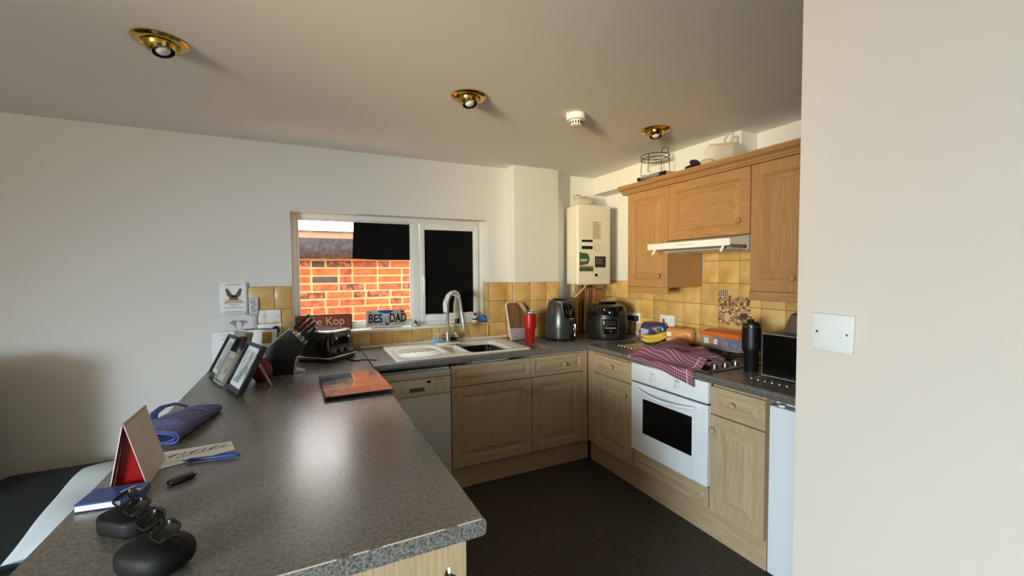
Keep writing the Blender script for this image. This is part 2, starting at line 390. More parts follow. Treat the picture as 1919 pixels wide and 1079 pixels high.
for i, x in enumerate((-.038, .038)):
    pt = thing('mains_plug', ['black mains plug nearer the multicooker in double socket', 'black mains plug nearer the loaf in double socket'][i], 'plug', (XR-.0105, 2.86-x, 1.06), -PI/2)
    b = B(); b.box(-.024, -.05, -.026, .024, -.0102, .022, .009, 3).out('body', black_pl, pt)
    B().tube([(0, -.03, -.024), (0, -.04, -.06), (.01, -.05, -.12), (.0, -.06, -.142)], .004, 8).out('cord', black_pl, pt)
# switch plate on the partition
o = thing('light_switch', 'white double light switch plate on the partition wall', 'switch', (1.0895, .5455, 1.325), -PI/2)
o.rotation_euler = (0, math.radians(0), -PI/2)
sp = M('switch_white', (214, 213, 206), .45)
B().box(-.043, -.0095, -.043, .043, 0, .043, .0025, 2, Matrix.Rotation(math.radians(1.6), 4, 'Y')).out('face_plate', sp, o)
for x in (-.011, .0115): B().prism([(-.0095, -.0105), (-.0128, -.0105), (-.0105, .0105), (-.0095, .0105)], x-.0095, x+.0095, 'x', mat=Matrix.Rotation(math.radians(1.6), 4, 'Y')).out('rocker', sp, o)
screw(o, -.031, .001, M('screw_dark', (30, 28, 26), .5)); screw(o, .030, -.001, M('screw_dull', (96, 94, 84), .5))
# plates on the back wall beside the window
for lbl, x, z, w in (('white spur switch plate partly behind the pinned card', -.255, 1.181, .05), ('white blank-fronted fused switch plate beside the window', -.189, 1.181, .086)):
    o = thing('switch_plate', lbl, 'switch', (x, YB-.0105, z)); socket_parts(o, w-.002, .086)
    screw(o, w/2-.01, .0, M('screw_dark', (30, 28, 26), .5)); B().box(-.012+w*.15, -.0125, -.01, w*.15+.002, -.009, .012, .002, 1).out('rocker', wht_pl, o)
    if w > .06: screw(o, -w/2+.012, 0, scm)
o = thing('double_socket', 'double wall socket with one black plug behind the knife block', 'socket', (-.215, YB-.0105, 1.085)); socket_parts(o, .142, .09); pin_holes(o, -.04)
o = thing('mains_plug', 'round black mains plug in the socket behind the knife block', 'plug', (-.176, YB-.0105, 1.085))
B().ball((0, -.026, .005), (.024, .016, .026), 16, 10).out('body', black_pl, o)
B().tube([(0, -.03, -.01), (.0, -.035, -.05), (-.01, -.03, -.1), (0, -.04, -.17)], .005, 8).out('cord', black_pl, o)

# ---------------------------------------------------------------- neighbour's house outside the window
hs = thing('neighbouring_house', 'red brick house with white slate roof outside the window', 'building', (0, 4.3, 0))
mort = M('warm_mortar', (228, 184, 128), .95, bump=.4, bscale=90)
B().box(-3, -.001, -.2, 4, .25, 1.66).out('wall', mort, hs)
bricks = [M('brick_orange', (180, 84, 46), .9, rgb2=(206, 124, 80), nscale=16, lo=.3, hi=.75, bump=.8, bscale=45, rand=.1),
          M('brick_red', (156, 68, 44), .9, rgb2=(200, 116, 84), nscale=22, lo=.35, hi=.65, bump=.9, bscale=45, rand=.1),
          M('brick_burnt', (100, 60, 52), .9, rgb2=(186, 112, 86), nscale=26, lo=.42, hi=.6, bump=.9, bscale=45, rand=.1),
          M('brick_blue', (72, 66, 68), .9, rgb2=(94, 84, 82), nscale=20, bump=.6, bscale=45, rand=.1)]
def brick_mesh(l, mats):
    bb = B().box(-l/2, -.008, -.0275, l/2, .02, .0275, .005, 1)
    for v in bb.bm.verts: v.co += Vector((random.uniform(-1, 1)*.002, random.uniform(-1, 1)*.002, random.uniform(-1, 1)*.002))
    return bb
protos = {}
n_br = 0
z = 1.577-.0275+.0
for row in range(15):
    zz = 1.5495+.0725-.0725*row
    x = -.75-(.0 if row % 2 else .12)
    k = row
    while x < 1.55:
        l = .103 if (k % 3 == 2) else .213
        mi = random.choices([0, 1, 2, 3], [.42, .33, .2, .05])[0]
        key = (l, mi, random.randint(0, 1))
        if key not in protos:
            bo = brick_mesh(l, None).out('brick', bricks[mi], hs, 25); protos[key] = bo; bo.location = (x+l/2, 0, zz)
        else: inst(protos[key], hs, (x+l/2, random.uniform(-.003, .003), zz))
        x += l+.019; k += 1; n_br += 1
B().box(-3, -.05, 1.60, 4, .02, 1.64).out('soffit', M('soffit_brown', (96, 66, 56), .8), hs)
fas = M('weathered_fascia', (50, 48, 54), .85, rgb2=(92, 84, 84), nscale=30, lo=.4, hi=.75)
B().prism([(-.05, 1.60), (-.09, 1.605), (-.125, 1.64), (-.135, 1.69), (-.13, 1.775), (-.05, 1.775)], -3, 4, 'x').out('gutter', fas, hs)
B().box(-3, -.13, 1.776, 4, -.04, 1.83, .004, 1).out('eaves_board', M('eaves_pink', (180, 132, 108), .8), hs)
B().prism([(-.10, 1.831), (-.10, 1.836), (2.6, 3.40), (2.6, 3.38)], -3, 4, 'x').out('roof', M('roof_pale', (210, 208, 204), .8), hs)
sl_m = M('pale_slate', (236, 236, 238), .7, rand=.03)
slate0 = B().box(-.148, -.13, 0, .148, .13, .007, .001, 1).out('slate', sl_m, hs)
ang = math.atan2(1.544, 2.7)
first = True
for r_ in range(5):
    for c_ in range(9):
        x = -1.0+c_*.30+(.15 if r_ % 2 else 0); s_ = .02+r_*.165
        loc = (x, -.145+(s_+.1)*math.cos(ang), 1.838+(s_+.1)*math.sin(ang)+.004)
        rot = (ang-.03, 0, 0)
        if first: slate0.location = loc; slate0.rotation_euler = rot; first = False
        else: inst(slate0, hs, loc, (1, 1, 1), rot)
struct(B().box(-30, -30, -.5, 30, 40, -.2).out('ground', M('paving', (186, 160, 126), .9)), 'paved ground outside')

# ---------------------------------------------------------------- worktops
ZT = .912
def bullnose(x, dirn, n=6, t=.04, r=.012):
    """rounded edge polyline from top to bottom at x; dirn +1 if the edge faces +x"""
    pts = []
    for i in range(n+1):
        a = PI/2-PI/2*i/n; pts.append((x-dirn*r+dirn*r*math.cos(a), ZT-r+r*math.sin(a)))
    for i in range(n+1):
        a = -PI/2*i/n; pts.append((x-dirn*r+dirn*r*math.cos(a), ZT-t+r+r*math.sin(a)))
    return pts
right = bullnose(.36, 1); left = [(-.505, ZT-.04), (-.505, ZT-.001), (-.504, ZT)]
pw = thing('peninsula_worktop', 'grey speckled laminate worktop of the breakfast bar peninsula', 'worktop', (0, 0, 0))
B().prism(right+left, .876, YB-.001, 'y').out('slab', lam, pw)
B().prism([(x, z) for x, z in right+left], .8745, .8759, 'y').out('end_edging', lame, pw)
ew = M('edging_seam', (206, 200, 186), .6)
b = B()
for x0, x1 in ((-.505, .045), (.075, .105), (.13, .262), (.292, .349)): b.box(x0, .8735, ZT-.0012, x1, .8765, ZT+.0004)
b.out('edging_seam', ew, pw)
bw = thing('sink_run_worktop', 'grey speckled laminate worktop holding the white sink', 'worktop', (0, 0, 0))
fy = 2.62
front = [(2*0+fy+.012-.012*math.cos(PI/2*i/6)*1, ZT-.012+.012*math.sin(PI/2*i/6)) for i in range(7)]
pr = [(y, z) for y, z in [(YB-.001, ZT), (YB-.001, ZT-.04)] + [(fy+.012-.012*math.cos(PI/2*i/6), ZT-.028-.012*math.sin(PI/2*i/6)) for i in range(6, -1, -1)] + front]
# the slab is cut around the sink bowls
B().prism(pr, .3605, .515, 'x').out('slab', lam, bw)
B().prism(pr, 1.452, 1.545, 'x').out('slab', lam, bw)
B().prism([(min(y, 2.672), z) for y, z in pr], .515, 1.452, 'x').out('front_rail', lam, bw)
B().box(.515, 3.205, ZT-.04, 1.452, YB-.001, ZT).out('back_rail', lam, bw)
B().prism([(1.5455, fy), (1.5455, 3.119), (1.548, 3.119), (1.976, 3.119), (2.2, YB-.001), (2.6, YB-.001), (2.6, fy), (1.917, fy)], ZT-.04, ZT, 'z', .004, 2).out('corner_slab', lam, bw)
rw = thing('hob_run_worktop', 'grey speckled laminate worktop under the hob and microwave', 'worktop', (0, 0, 0))
xr = 1.915
pr2 = [(2.605, ZT), (2.605, ZT-.04)] + [(xr+.012-.012*math.cos(PI/2*i/6), ZT-.028-.012*math.sin(PI/2*i/6)) for i in range(6, -1, -1)] + [(xr+.012-.012*math.cos(PI/2*i/6), ZT-.012+.012*math.sin(PI/2*i/6)) for i in range(7)]
B().prism(pr2, .68, fy-.0005, 'y').out('slab', lam, rw)
# hot-pan rods let into the worktop
for gi, (y0, y1, xx) in enumerate(((2.481, 2.309, 2.10), (1.404, 1.225, 2.06))):
    hr = thing('worktop_rods', ['row of steel rods set in worktop by the multicooker', 'row of steel rods set in worktop before the microwave'][gi], 'trivet rods', (xx, (y0+y1)/2, ZT))
    for i in range(6):
        y = (y0-y1)/2-(y0-y1)*i/5
        B().cyl((0, y, -.0012), (.20 if gi == 0 else .06, y, -.0012), .0048, n=12).ball((0, y, .0005), .0078, 14, 10).out('rod', chrome, hr)

# ---------------------------------------------------------------- oak fronts
def panel_front(w, hh, fr, t=.019):
    """raised-and-fielded front, local x 0..w, z 0..hh, face at y=0 looking to -y"""
    b = B(); e = .003
    L = [(0, 0, w, hh, t), (0, 0, w, hh, e), (e, e, w-e, hh-e, 0)]
    def ins(d, y): L.append((d, d, w-d, hh-d, y))
    ins(fr-.012, 0); ins(fr-.009, .004); ins(fr-.003, .004); ins(fr, .011); ins(fr+.005, .0115)
    k = min(.032, (min(w, hh)-2*fr)*.32)
    ins(fr+.005+k, .0035); ins(fr+.007+k, .001)
    return b.loops(L)
def knob(parent, x, z, mat, r=.016):
    b = B(); b.lathe([(0, 0), (r*.5, 0), (r*.42, .008), (r*.55, .012), (r, .019), (r*1.02, .024), (r*.8, .029), (r*.35, .031), (0, .0312)], 20, mat=Matrix.Translation((x, .001, z)) @ Matrix.Rotation(PI/2, 4, 'X'))
    return b.out('knob', mat, parent)
def front(parent, name, x, z, w, hh, fr, mat, knobxz=None, kr=.016, kmat=None):
    o = panel_front(w, hh, fr).out(name, mat, parent, 6); o.location = (x, 0, z)
    if knobxz: knob(o, knobxz[0]-x, knobxz[1]-z, kmat or mat, kr)
    return o
def carcass(parent, x0, x1, z0, z1, depth, mat, name='carcass', y0=.0195):
    return B().box(x0, y0, z0, x1, depth, z1).out(name, mat, parent)
PLH = .165
# sink run (faces -y): local x = world x
o = thing('sink_cabinet', 'limed oak base cupboard under the sink with blank top panel', 'cupboard', (.852, 2.65, 0))
carcass(o, .002, .598, PLH, .70, .57, oakl)
front(o, 'false_drawer', .002, .711, .596, .142, .036, oaklh)
front(o, 'door', .002, PLH, .596, .541, .07, oakl, (.566, .622))
o = thing('drawer_cabinet', 'limed oak base cupboard with drawer left of the corner', 'cupboard', (1.452, 2.65, 0))
carcass(o, 0, .466, PLH, .868, .46, oakl)
front(o, 'drawer', .002, .711, .440, .142, .036, oaklh, (.268, .780))
front(o, 'door', .002, PLH, .440, .541, .07, oakl, (.05, .622))
b = B().box(.444, .002, PLH, .4895, .019, .868, .003, 1); b.out('corner_post', oakl, o)
o = thing('plinth', 'oak plinth board under the sink cupboards', 'plinth', (.852, 2.70, 0)); B().box(.002, 0, 0, 1.13, .018, PLH-.003, .002, 1).out('board', oaklh, o)
# hob run (faces -x): local x runs towards -y
def hob_thing(name, label, y): return thing(name, label, 'cupboard', (1.94, y, 0), -PI/2)
o = hob_thing('corner_cabinet', 'limed oak corner base cupboard left of the oven', 2.628)
carcass(o, .012, .468, PLH, .868, .6, oakl)
front(o, 'drawer', .048, .716, .422, .137, .036, oaklh, (.278, .793)); front(o, 'door', .048, PLH, .422, .546, .07, oakl, (.417, .628))
B().box(-.021, .002, PLH, .045, .019, .868, .003, 1).out('corner_post', oakl, o)
o = hob_thing('narrow_cabinet', 'narrow limed oak base cupboard between oven and fridge', 1.556)
carcass(o, .006, .298, PLH, .868, .6, oakl)
front(o, 'drawer', .003, .706, .299, .147, .04, oaklh, (.144, .783)); front(o, 'door', .003, PLH+.008, .299, .527, .062, oakl, (.028, .620), .017)
o = thing('plinth', 'oak plinth board under the oven run', 'plinth', (1.99, 2.628, 0), -PI/2); B().box(-.05, 0, 0, 1.36, .018, PLH-.003, .002, 1).out('board', oaklh, o)
# oven
ov = thing('built_in_oven', 'white built-in oven with glass door under the hob', 'oven', (1.93, 2.152, 0), -PI/2)
B().box(.004, .03, .29, .586, .55, .866).out('body', M('oven_body', (60, 60, 60), .5), ov)
B().box(0, 0, .752, .590, .03, .868, .003, 2).out('control_panel', white_g, ov)
B().box(.004, .02, .742, .586, .03, .752).out('vent_gap', black_pl, ov)
dr = B(); dr.box(0, 0, .296, .104, .03, .741, .003, 1).box(.486, 0, .296, .590, .03, .741, .003, 1).box(.104, .0, .652, .486, .03, .741, .0, 1).box(.104, 0, .296, .486, .03, .428)
od = dr.out('door', white_g, ov)
B().box(.098, .0015, .424, .492, .028, .656).out('glass', M('oven_glass', (12, 12, 12), .12, spec=.6), od)
hp = [(.072+.446*i/14, -.012-.03*math.sin(PI*i/14)**.6, .71-.018*math.sin(PI*i/14)) for i in range(15)]
b = B().tube([(.072, .002, .71)]+hp+[(.518, .002, .71)], [.011]*17, 12, flat=.75); b.out('handle', white_g, od)
for x in (.198, .386):
    kk = B().lathe([(0, 0), (.022, 0), (.021, .012), (.017, .016), (0, .016)], 24, mat=Matrix.Translation((x, .001, .812)) @ Matrix.Rotation(PI/2, 4, 'X'))
    kk.box(x-.005, -.03, .789, x+.005, -.012, .835, .003, 2)
    kk.out('dial', M('dial_white', (214, 216, 220), .35), ov)
    d = B()
    for dx, dz in ((-.035, .022), (-.018, .032)): d.cyl((x+dx, .0005, .812+dz), (x+dx, -.0006, .812+dz), .0022, n=10)
    d.out('print_mark', black_pl, ov)
o = hob_thing('oven_drawer_panel', 'limed oak panel below the white oven', 2.150)
front(o, 'panel', .004, .178, .582, .112, .03, oaklh); carcass(o, .004, .586, .178, .285, .4, oakl)
# fridge
fr = thing('fridge', 'white under-counter fridge beside the partition wall', 'fridge', (1.945, 1.236, 0), -PI/2)
B().box(-.016, .075, .03, .545, .60, .845, .004, 1).out('cabinet', white_g, fr)
B().box(0, 0, .035, .545, .06, .838, .006, 3).out('door', white_g, fr)
B().box(.03, .03, .001, .07, .07, .031).box(.47, .03, .001, .51, .07, .031).out('foot', black_pl, fr)
B().cyl((.04, .03, .838), (.04, .03, .846), .014, n=16).out('hinge_cap', wht_pl, fr)
# dishwasher
dw = thing('dishwasher', 'white dishwasher with beige control panel under the worktop', 'dishwasher', (.372, 2.65, 0))
B().box(.002, .03, .1, .474, .55, .845).out('cabinet', white_g, dw)
B().box(0, .002, .795, .476, .03, .838, .004, 2).out('top_lid', M('dishwasher_lid', (204, 202, 190), .45), dw)
cp = B().box(0, 0, .684, .476, .03, .791, .004, 2).out('control_panel', cream_pl, dw)
B().box(0, .003, .165, .476, .03, .681, .004, 2).out('door', M('dishwasher_door', (206, 206, 204), .4), dw)
B().box(.001, .012, .1, .475, .04, .16).out('kick_plate', white_g, dw)
B().box(.205, -.001, .712, .302, .01, .738, .0015, 1).out('grip_recess', M('grip_brown', (96, 84, 60), .5), dw)
B().box(.318, -.001, .762, .342, .01, .776, .001, 1).out('display', black_gl, dw)
prt = M('grey_print', (110, 102, 88), .6); b = B()
for i in range(3):
    for x0, x1 in ((.365, .392), (.41, .44), (.15, .178)): b.box(x0, -.0006, .717+i*.016, x1-.004*(i % 2), .0005, .7195+i*.016)
b.box(.37, -.0006, .777, .435, .0005, .782); b.out('print', prt, dw)
B().box(.345, -.0006+.003, .47, .3475, .0035, .52).out('scuff', M('scuff', (96, 92, 86), .7), dw)
# peninsula base
pb = thing('breakfast_bar_cabinet', 'limed oak clad base of the breakfast bar', 'base unit', (0, 0, 0))
B().box(-.42, .905, 0, .322, .923, .871, .001, 1).out('end_panel', oakl, pb)
B().box(-.42, .924, 0, -.402, YB-.001, .871).out('back_panel', oakl, pb)
B().box(.304, .924, .15, .322, 2.64, .871).out('front_panel', oakl, pb)
B().box(-.401, .924, .15, .303, 2.64, .871).out('carcass', oakl, pb)
B().box(.26, .924, 0, .278, 2.64, .149).out('plinth_board', oaklh, pb)

# ---------------------------------------------------------------- wall cupboards
def wall_thing(name, label, y): return thing(name, label, 'cupboard', (2.25, y, 0), -PI/2)
o = wall_thing('wall_cabinet', 'oak wall cupboard beside the boiler', 2.56)
carcass(o, .001, .399, 1.352, 2.056, .345, oak); front(o, 'door', .002, 1.352, .396, .702, .065, oak, (.337, 1.434), .015)
B().box(0, .002, 1.305, .4, .022, 1.351, .002, 1).out('light_rail', oakh, o)
o = wall_thing('hood_cabinet', 'wide oak bridging cupboard above the cooker hood', 2.16)
carcass(o, .001, .599, 1.675, 2.056, .345, oak); front(o, 'door', .002, 1.675, .596, .379, .065, oakh, (.542, 1.755), .015)
o = wall_thing('wall_cabinet', 'tall oak wall cupboard over the microwave', 1.56)
carcass(o, .001, .399, 1.352, 2.056, .345, oak); front(o, 'door', .006, 1.352, .392, .702, .075, oak, (.248, 1.425), .015)
B().box(0, .002, 1.302, .4, .022, 1.351, .002, 1).out('light_rail', oakh, o)
co = thing('cornice', 'oak cornice moulding along the tops of the wall cupboards', 'moulding', (2.25, 2.565, 2.056), -PI/2)
prf = [(.06, .0005), (-.004, .0005), (-.006, .008), (-.016, .014), (-.02, .024), (-.034, .032), (-.046, .036), (-.05, .046), (-.056, .05), (-.056, .06), (.06, .06)]
B().prism(prf, -.05, 1.41, 'x').out('moulding', oakh, co)
B().prism([(-.05, .0005), (-.05, .06), (.0, .06), (0, .0005)], .06, .345, 'y').out('return_moulding', oakh, co)
# cooker hood
hd = thing('cooker_hood', 'white slim cooker hood pulled out under its oak cupboard', 'hood', (2.25, 2.158, 1.585), -PI/2)
hgrey = M('hood_grey', (170, 166, 156), .45)
B().box(0, -.002, .028, .596, .34, .086, .003, 1).box(0, -.002, 0, .012, .2, .03).box(.584, -.002, 0, .596, .2, .03).out('housing', hgrey, hd)
B().prism([(-.148, .028), (-.148, .062), (-.0025, .085), (-.0025, .03)], .002, .594, 'x').out('visor', M('hood_white_side', (206, 204, 196), .4), hd)
B().box(-.024, -.16, .022, .594, -.149, .063, .003, 2).out('front_panel', wht_pl, hd)
b = B()
for i in range(5): b.box(.235+i*.026, -.1612, .040, .245+i*.026, -.1598, .046)
b.out('control_print', M('print_mid', (150, 146, 138), .5), hd)
gr = M('hood_grille', (128, 122, 110), .4, .3)
B().box(.03, -.10, .012, .566, .30, .026).out('filter', gr, hd)
b = B()
for i in range(16): b.box(.05, -.09+i*.024, .008, .546, -.08+i*.024, .0125)
b.out('filter_slat', M('slat_pale', (196, 190, 176), .4), hd)
for x in (.035, .55): B().box(-.007, -.004, -.045, .007, .004, 0, .002, 1, Matrix.Translation((x, -.145, .03)) @ Matrix.Rotation(math.radians(-25), 4, 'X') @ Matrix.Rotation(math.radians(12), 4, 'Y')).out('support_arm', wht_pl, hd)
# ---------------------------------------------------------------- boiler
bo = thing('wall_boiler', 'cream wall-mounted boiler in the corner with stickers', 'boiler', (2.075, 2.975, 1.352))
bm_c = M('boiler_cream', (226, 220, 200), .35)
B().box(.012, .03, .004, .345, .19, .68, .012, 3).out('case', bm_c, bo)
B().box(0, 0, 0, .352, .05, .685, .016, 4).out('front_cover', bm_c, bo)
B().box(.13, -.003, .060, .26, .004, .106, .006, 2).out('control_panel', M('boiler_panel', (222, 214, 190), .4), bo)
B().box(.178, -.005, .072, .206, 0, .096, .001, 1).out('display', black_gl, bo)
for x in (.150, .224, .244): B().cyl((x, .001, .084), (x, -.006, .084), .006, n=14).out('button', bm_c, bo)
def stick(name, x0, z0, x1, z1, mat, y=-.0012): return B().box(x0, y, z0, x1, .0005, z1).out(name, mat, bo)
stk = stick('instruction_label', .155, .39, .245, .545, M('label_tan', (206, 198, 168), .6)); b = B()
for i in range(14): b.box(.162, -.0018, .398+i*.0105, .238-random.random()*.025, -.001, .402+i*.0105)
b.out('print', M('label_print', (140, 128, 98), .7), stk)
bar_ = stk = stick('barcode_label', .042, .285, .155, .365, M('label_black', (30, 26, 24), .5)); B().box(.042, -.0018, .313, .155, -.001, .345).out('white_band', wht_pl, stk)
stk = B().cyl((.205, .001, .32), (.205, -.0014, .32), .034, n=28).out('round_sticker', M('sticker_orange', (214, 172, 118), .6), bo); B().cyl((.205, 0, .32), (.205, -.0018, .32), .029, n=28).out('face', M('sticker_face', (224, 212, 182), .6), stk)
bar_.location.z = .02
stk = stick('leaflet', .03, .09, .175, .262, M('leaflet_white', (228, 222, 206), .5), -.004)
B().box(.03, -.0048, .125, .175, -.004, .135).out('leaflet_band', M('leaflet_orange', (206, 98, 50), .5), stk); B().box(.03, -.0048, .09, .175, -.004, .124).out('leaflet_foot', M('leaflet_green', (60, 96, 48), .5), stk)
pts = [(.031, .14)] + [(.10+.035*math.cos(a), .195+.05*math.sin(a)) for a in [(-70+i*20)*PI/180 for i in range(8)]] + [(.031, .25)]
B().prism(pts, -.0048, -.004, 'y').out('leaflet_field', M('leaflet_green', (60, 96, 48), .5), stk)
B().box(.042, -.0053, .183, .112, -.0047, .192).box(.042, -.0053, .172, .098, -.0047, .177).out('leaflet_lettering', wht_pl, stk)
stk.location.z = .027; stk.location.x = -.016
stk = stick('service_label', .180, .15, .295, .245, M('label_black', (30, 26, 24), .5)); b = B()
for i in range(5): b.box(.19, -.0018, .18+i*.011, .275-.01*(i % 3), -.001, .183+i*.011)
b.out('print', M('label_print2', (156, 146, 130), .7), stk)
for i, (x, y, r, m) in enumerate(((.09, .09, .011, copper), (.13, .10, .011, dkmetal), (.17, .09, .011, copper), (.21, .10, .011, dkmetal), (.25, .09, .008, copper))):
    B().tube([(x, y, .005), (x, y, -.12), (x+.01, y+.02, -.2), (x+.01, y+.03, -.435)], r, 10).ball((x, y, -.02), (.017, .017, .014), 12, 8).out('pipe', m, bo)
B().tube([(.25, .08, .004), (.25, .08, -.03), (.27, .08, -.045), (.31, .08, -.045), (.325, .08, -.055), (.325, .08, -.12), (.31, .08, -.13), (.26, .08, -.14)], .008, 10).out('pipe', copper, bo)
B().tube([(.03, .1, .004), (.03, .1, -.06), (.05, .1, -.075), (.1, .1, -.075)], .011, 10).out('pipe', M('pipe_white', (190, 180, 156), .5), bo)
B().tube([(.10, .02, .003), (.075, .02, -.03), (.02, .02, -.075), (-.02, .03, -.11)], .0065, 8).out('hose', M('pipe_white', (190, 180, 156), .5), bo)
# crumpled clear bag on the boiler
def crumple(mb, c, r, seed, n=18, m=10, amp=.22):
    rnd = random.Random(seed); ph = [(rnd.uniform(1, 5), rnd.uniform(1, 5), rnd.uniform(0, 6)) for _ in range(6)]
    def fn(u, v):
        a = 2*PI*u; t = -PI/2+PI*(.02+.96*v)
        d = 1+amp*sum(math.sin(p*a+q*3*v+s)*.35 for p, q, s in [(round(p), q, s) for p, q, s in ph])*.5
        z = max(-r[2]*.98, r[2]*math.sin(t)*d)
        return (c[0]+r[0]*math.cos(t)*math.cos(a)*d, c[1]+r[1]*math.cos(t)*math.sin(a)*d, c[2]+z)
    return mb.grid(fn, n, m, wrapu=True)
bagm = film('milky_plastic_bag', (214, 206, 182), .62, .35)
bg_ = thing('plastic_bag', 'crumpled milky plastic bag lying on the boiler', 'bag', (2.21, 3.07, 2.037))
crumple(B(), (0, 0, .041), (.105, .05, .042), 3).out('bag', bagm, bg_, 60); crumple(B(), (-.06, .01, .068), (.045, .04, .026), 5).out('twist', bagm, bg_, 60)

# ---------------------------------------------------------------- things on top of the cupboards
ZU = 2.117
wr = thing('wire_rack', 'round wire cake rack standing on the wall cupboards', 'rack', (2.29, 2.32, ZU+.052))
cir = lambda r, z, n=28: [(r*math.cos(2*PI*i/n), r*math.sin(2*PI*i/n), z) for i in range(n)]
B().tube(cir(.10, .125), .003, 6, closed=True).out('top_ring', dkmetal, wr); B().tube(cir(.10, .10), .0028, 6, closed=True).out('lower_ring', dkmetal, wr)
for a in (20, 110, 200, 290):
    c, s = math.cos(math.radians(a)), math.sin(math.radians(a))
    B().tube([(.10*c, .10*s, .125), (.105*c, .105*s, .06), (.11*c, .11*s, .002), (.07*c, .07*s, .002)], .0026, 6).out('leg', dkmetal, wr)
for t in (-.06, -.02, .02, .06): B().tube([(t, -math.sqrt(.01-t*t), .10), (t, math.sqrt(.01-t*t), .10)], .002, 6).out('wire', dkmetal, wr)
B().tube([(-.03, -.09, .125), (-.025, -.10, .16), (.03, -.10, .16), (.035, -.085, .125)], .003, 6).out('handle', dkmetal, wr)
bk = thing('bagged_baking_tray', 'dark baking tray wrapped in clear bag under the wire rack', 'tray', (2.285, 2.31, ZU))
B().prism([(-.12, 0), (.12, 0), (.14, .04), (-.14, .04)], -.055, .075, 'x', .008, 2).out('tray', M('tray_dark', (40, 42, 40), .35, .5), bk)
crumple(B(), (.01, 0, .027), (.085, .165, .026), 9, 30, 8, .12).out('wrapping', film('clear_wrap', (220, 220, 214), .35, .2), bk, 60)
gl = thing('oven_glove', 'dark folded oven glove on the wall cupboards', 'glove', (2.23, 1.945, ZU))
B().ball((0, -.02, .012), (.03, .07, .012), 18, 8).out('cuff', black_mt, gl); B().ball((.01, -.015, .035), (.028, .035, .02), 16, 8, Matrix.Rotation(.4, 4, 'X')).out('thumb', M('glove_plum', (50, 26, 32), .8), gl)
crumple(B(), (.01, -.10, .018), (.026, .05, .018), 12, 20, 8, .25).out('crumpled_cloth', M('cloth_beige', (190, 178, 156), .9), gl, 60)  # separate crumpled cloth beside the glove, grouped as its part
jg = thing('plastic_jug', 'clear plastic measuring jug lying on the wall cupboards', 'jug', (2.31, 1.70, ZU))
jm = film('cloudy_jug', (222, 214, 198), .38, .2)
mj = Matrix.Translation((0, 0, .058)) @ Matrix.Rotation(math.radians(-90), 4, 'X') @ Matrix.Rotation(math.radians(6), 4, 'X')
B().lathe([(0, .18), (.045, .18), (.052, .17), (.064, .02), (.068, 0), (.066, 0), (.061, .02), (.05, .168)], 28, mat=mj @ Matrix.Rotation(PI, 4, 'X') @ Matrix.Translation((0, 0, -.16))).out('body', jm, jg)
B().tube([(-.02, .045, .10), (-.015, .06, .14), (0, .045, .175), (.004, .02, .165), (.002, .02, .12)], .007, 8).out('handle', M('jug_handle', (200, 194, 178), .3), jg)

# ---------------------------------------------------------------- ceiling fittings
def downlight(label, x, y, tx, ty):
    o = thing('recessed_downlight', label, 'ceiling light', (x, y, ZC), 0, 'brass eyeball downlights')
    B().lathe([(.088, 0), (.088, -.004), (.078, -.011), (.062, -.012), (.055, -.006), (.054, 0)], 40).out('trim_ring', brass, o)
    rot = Matrix.Translation((0, 0, -.004)) @ Matrix.Rotation(ty, 4, 'Y') @ Matrix.Rotation(tx, 4, 'X')
    R_ = .054
    prof = [(R_*math.cos(a), -R_*math.sin(a)) for a in [math.radians(-10+58*i/9) for i in range(10)]]
    r_end, z_end = prof[-1]
    B().lathe(prof+[(r_end-.0015, z_end+.0005)], 36, mat=rot).out('eyeball', brass, o)
    B().lathe([(r_end-.0016, z_end+.0006), (r_end-.003, z_end+.012), (r_end-.008, z_end+.03), (0, z_end+.032)], 32, mat=rot).out('baffle', M('baffle_black', (10, 9, 8), .7), o)
    B().lathe([(0, z_end-.007), (.012, z_end-.0055), (.021, z_end+.0), (.0255, z_end+.008), (.025, z_end+.016), (.018, z_end+.03)], 28, mat=rot).out('bulb', M('frosted_bulb', (212, 208, 206), .25), o)
downlight('brass eyeball downlight in the ceiling above the peninsula', -.462, 2.03, math.radians(-12), math.radians(-14))
downlight('brass eyeball downlight in the ceiling before the window', .752, 2.01, math.radians(-16), math.radians(-4))
downlight('brass eyeball downlight in the ceiling near the wall cupboards', 1.965, 1.99, math.radians(-10), math.radians(4))
sd = thing('smoke_alarm', 'round white smoke alarm on the ceiling', 'smoke alarm', (1.378, 1.99, ZC))
B().lathe([(0, 0), (.055, 0), (.056, -.012), (.052, -.03), (.043, -.034), (.0, -.034)], 36).out('base', wht_pl, sd)
B().lathe([(.0, -.034), (.034, -.034), (.032, -.056), (.026, -.06), (0, -.06)], 30).out('chamber', wht_pl, sd)
b = B()
for i in range(14):
    a = 2*PI*i/14; mt = Matrix.Rotation(a, 4, 'Z'); b.box(.0325, -.0035, -.053, .0345, .0035, -.039, mat=mt)
b.out('vent_slot', M('vent_dark', (40, 36, 32), .8), sd)
B().cyl((-.066, -.012, 0), (-.066, -.012, -.004), .006, n=12).out('screw_cap', wht_pl, sd)

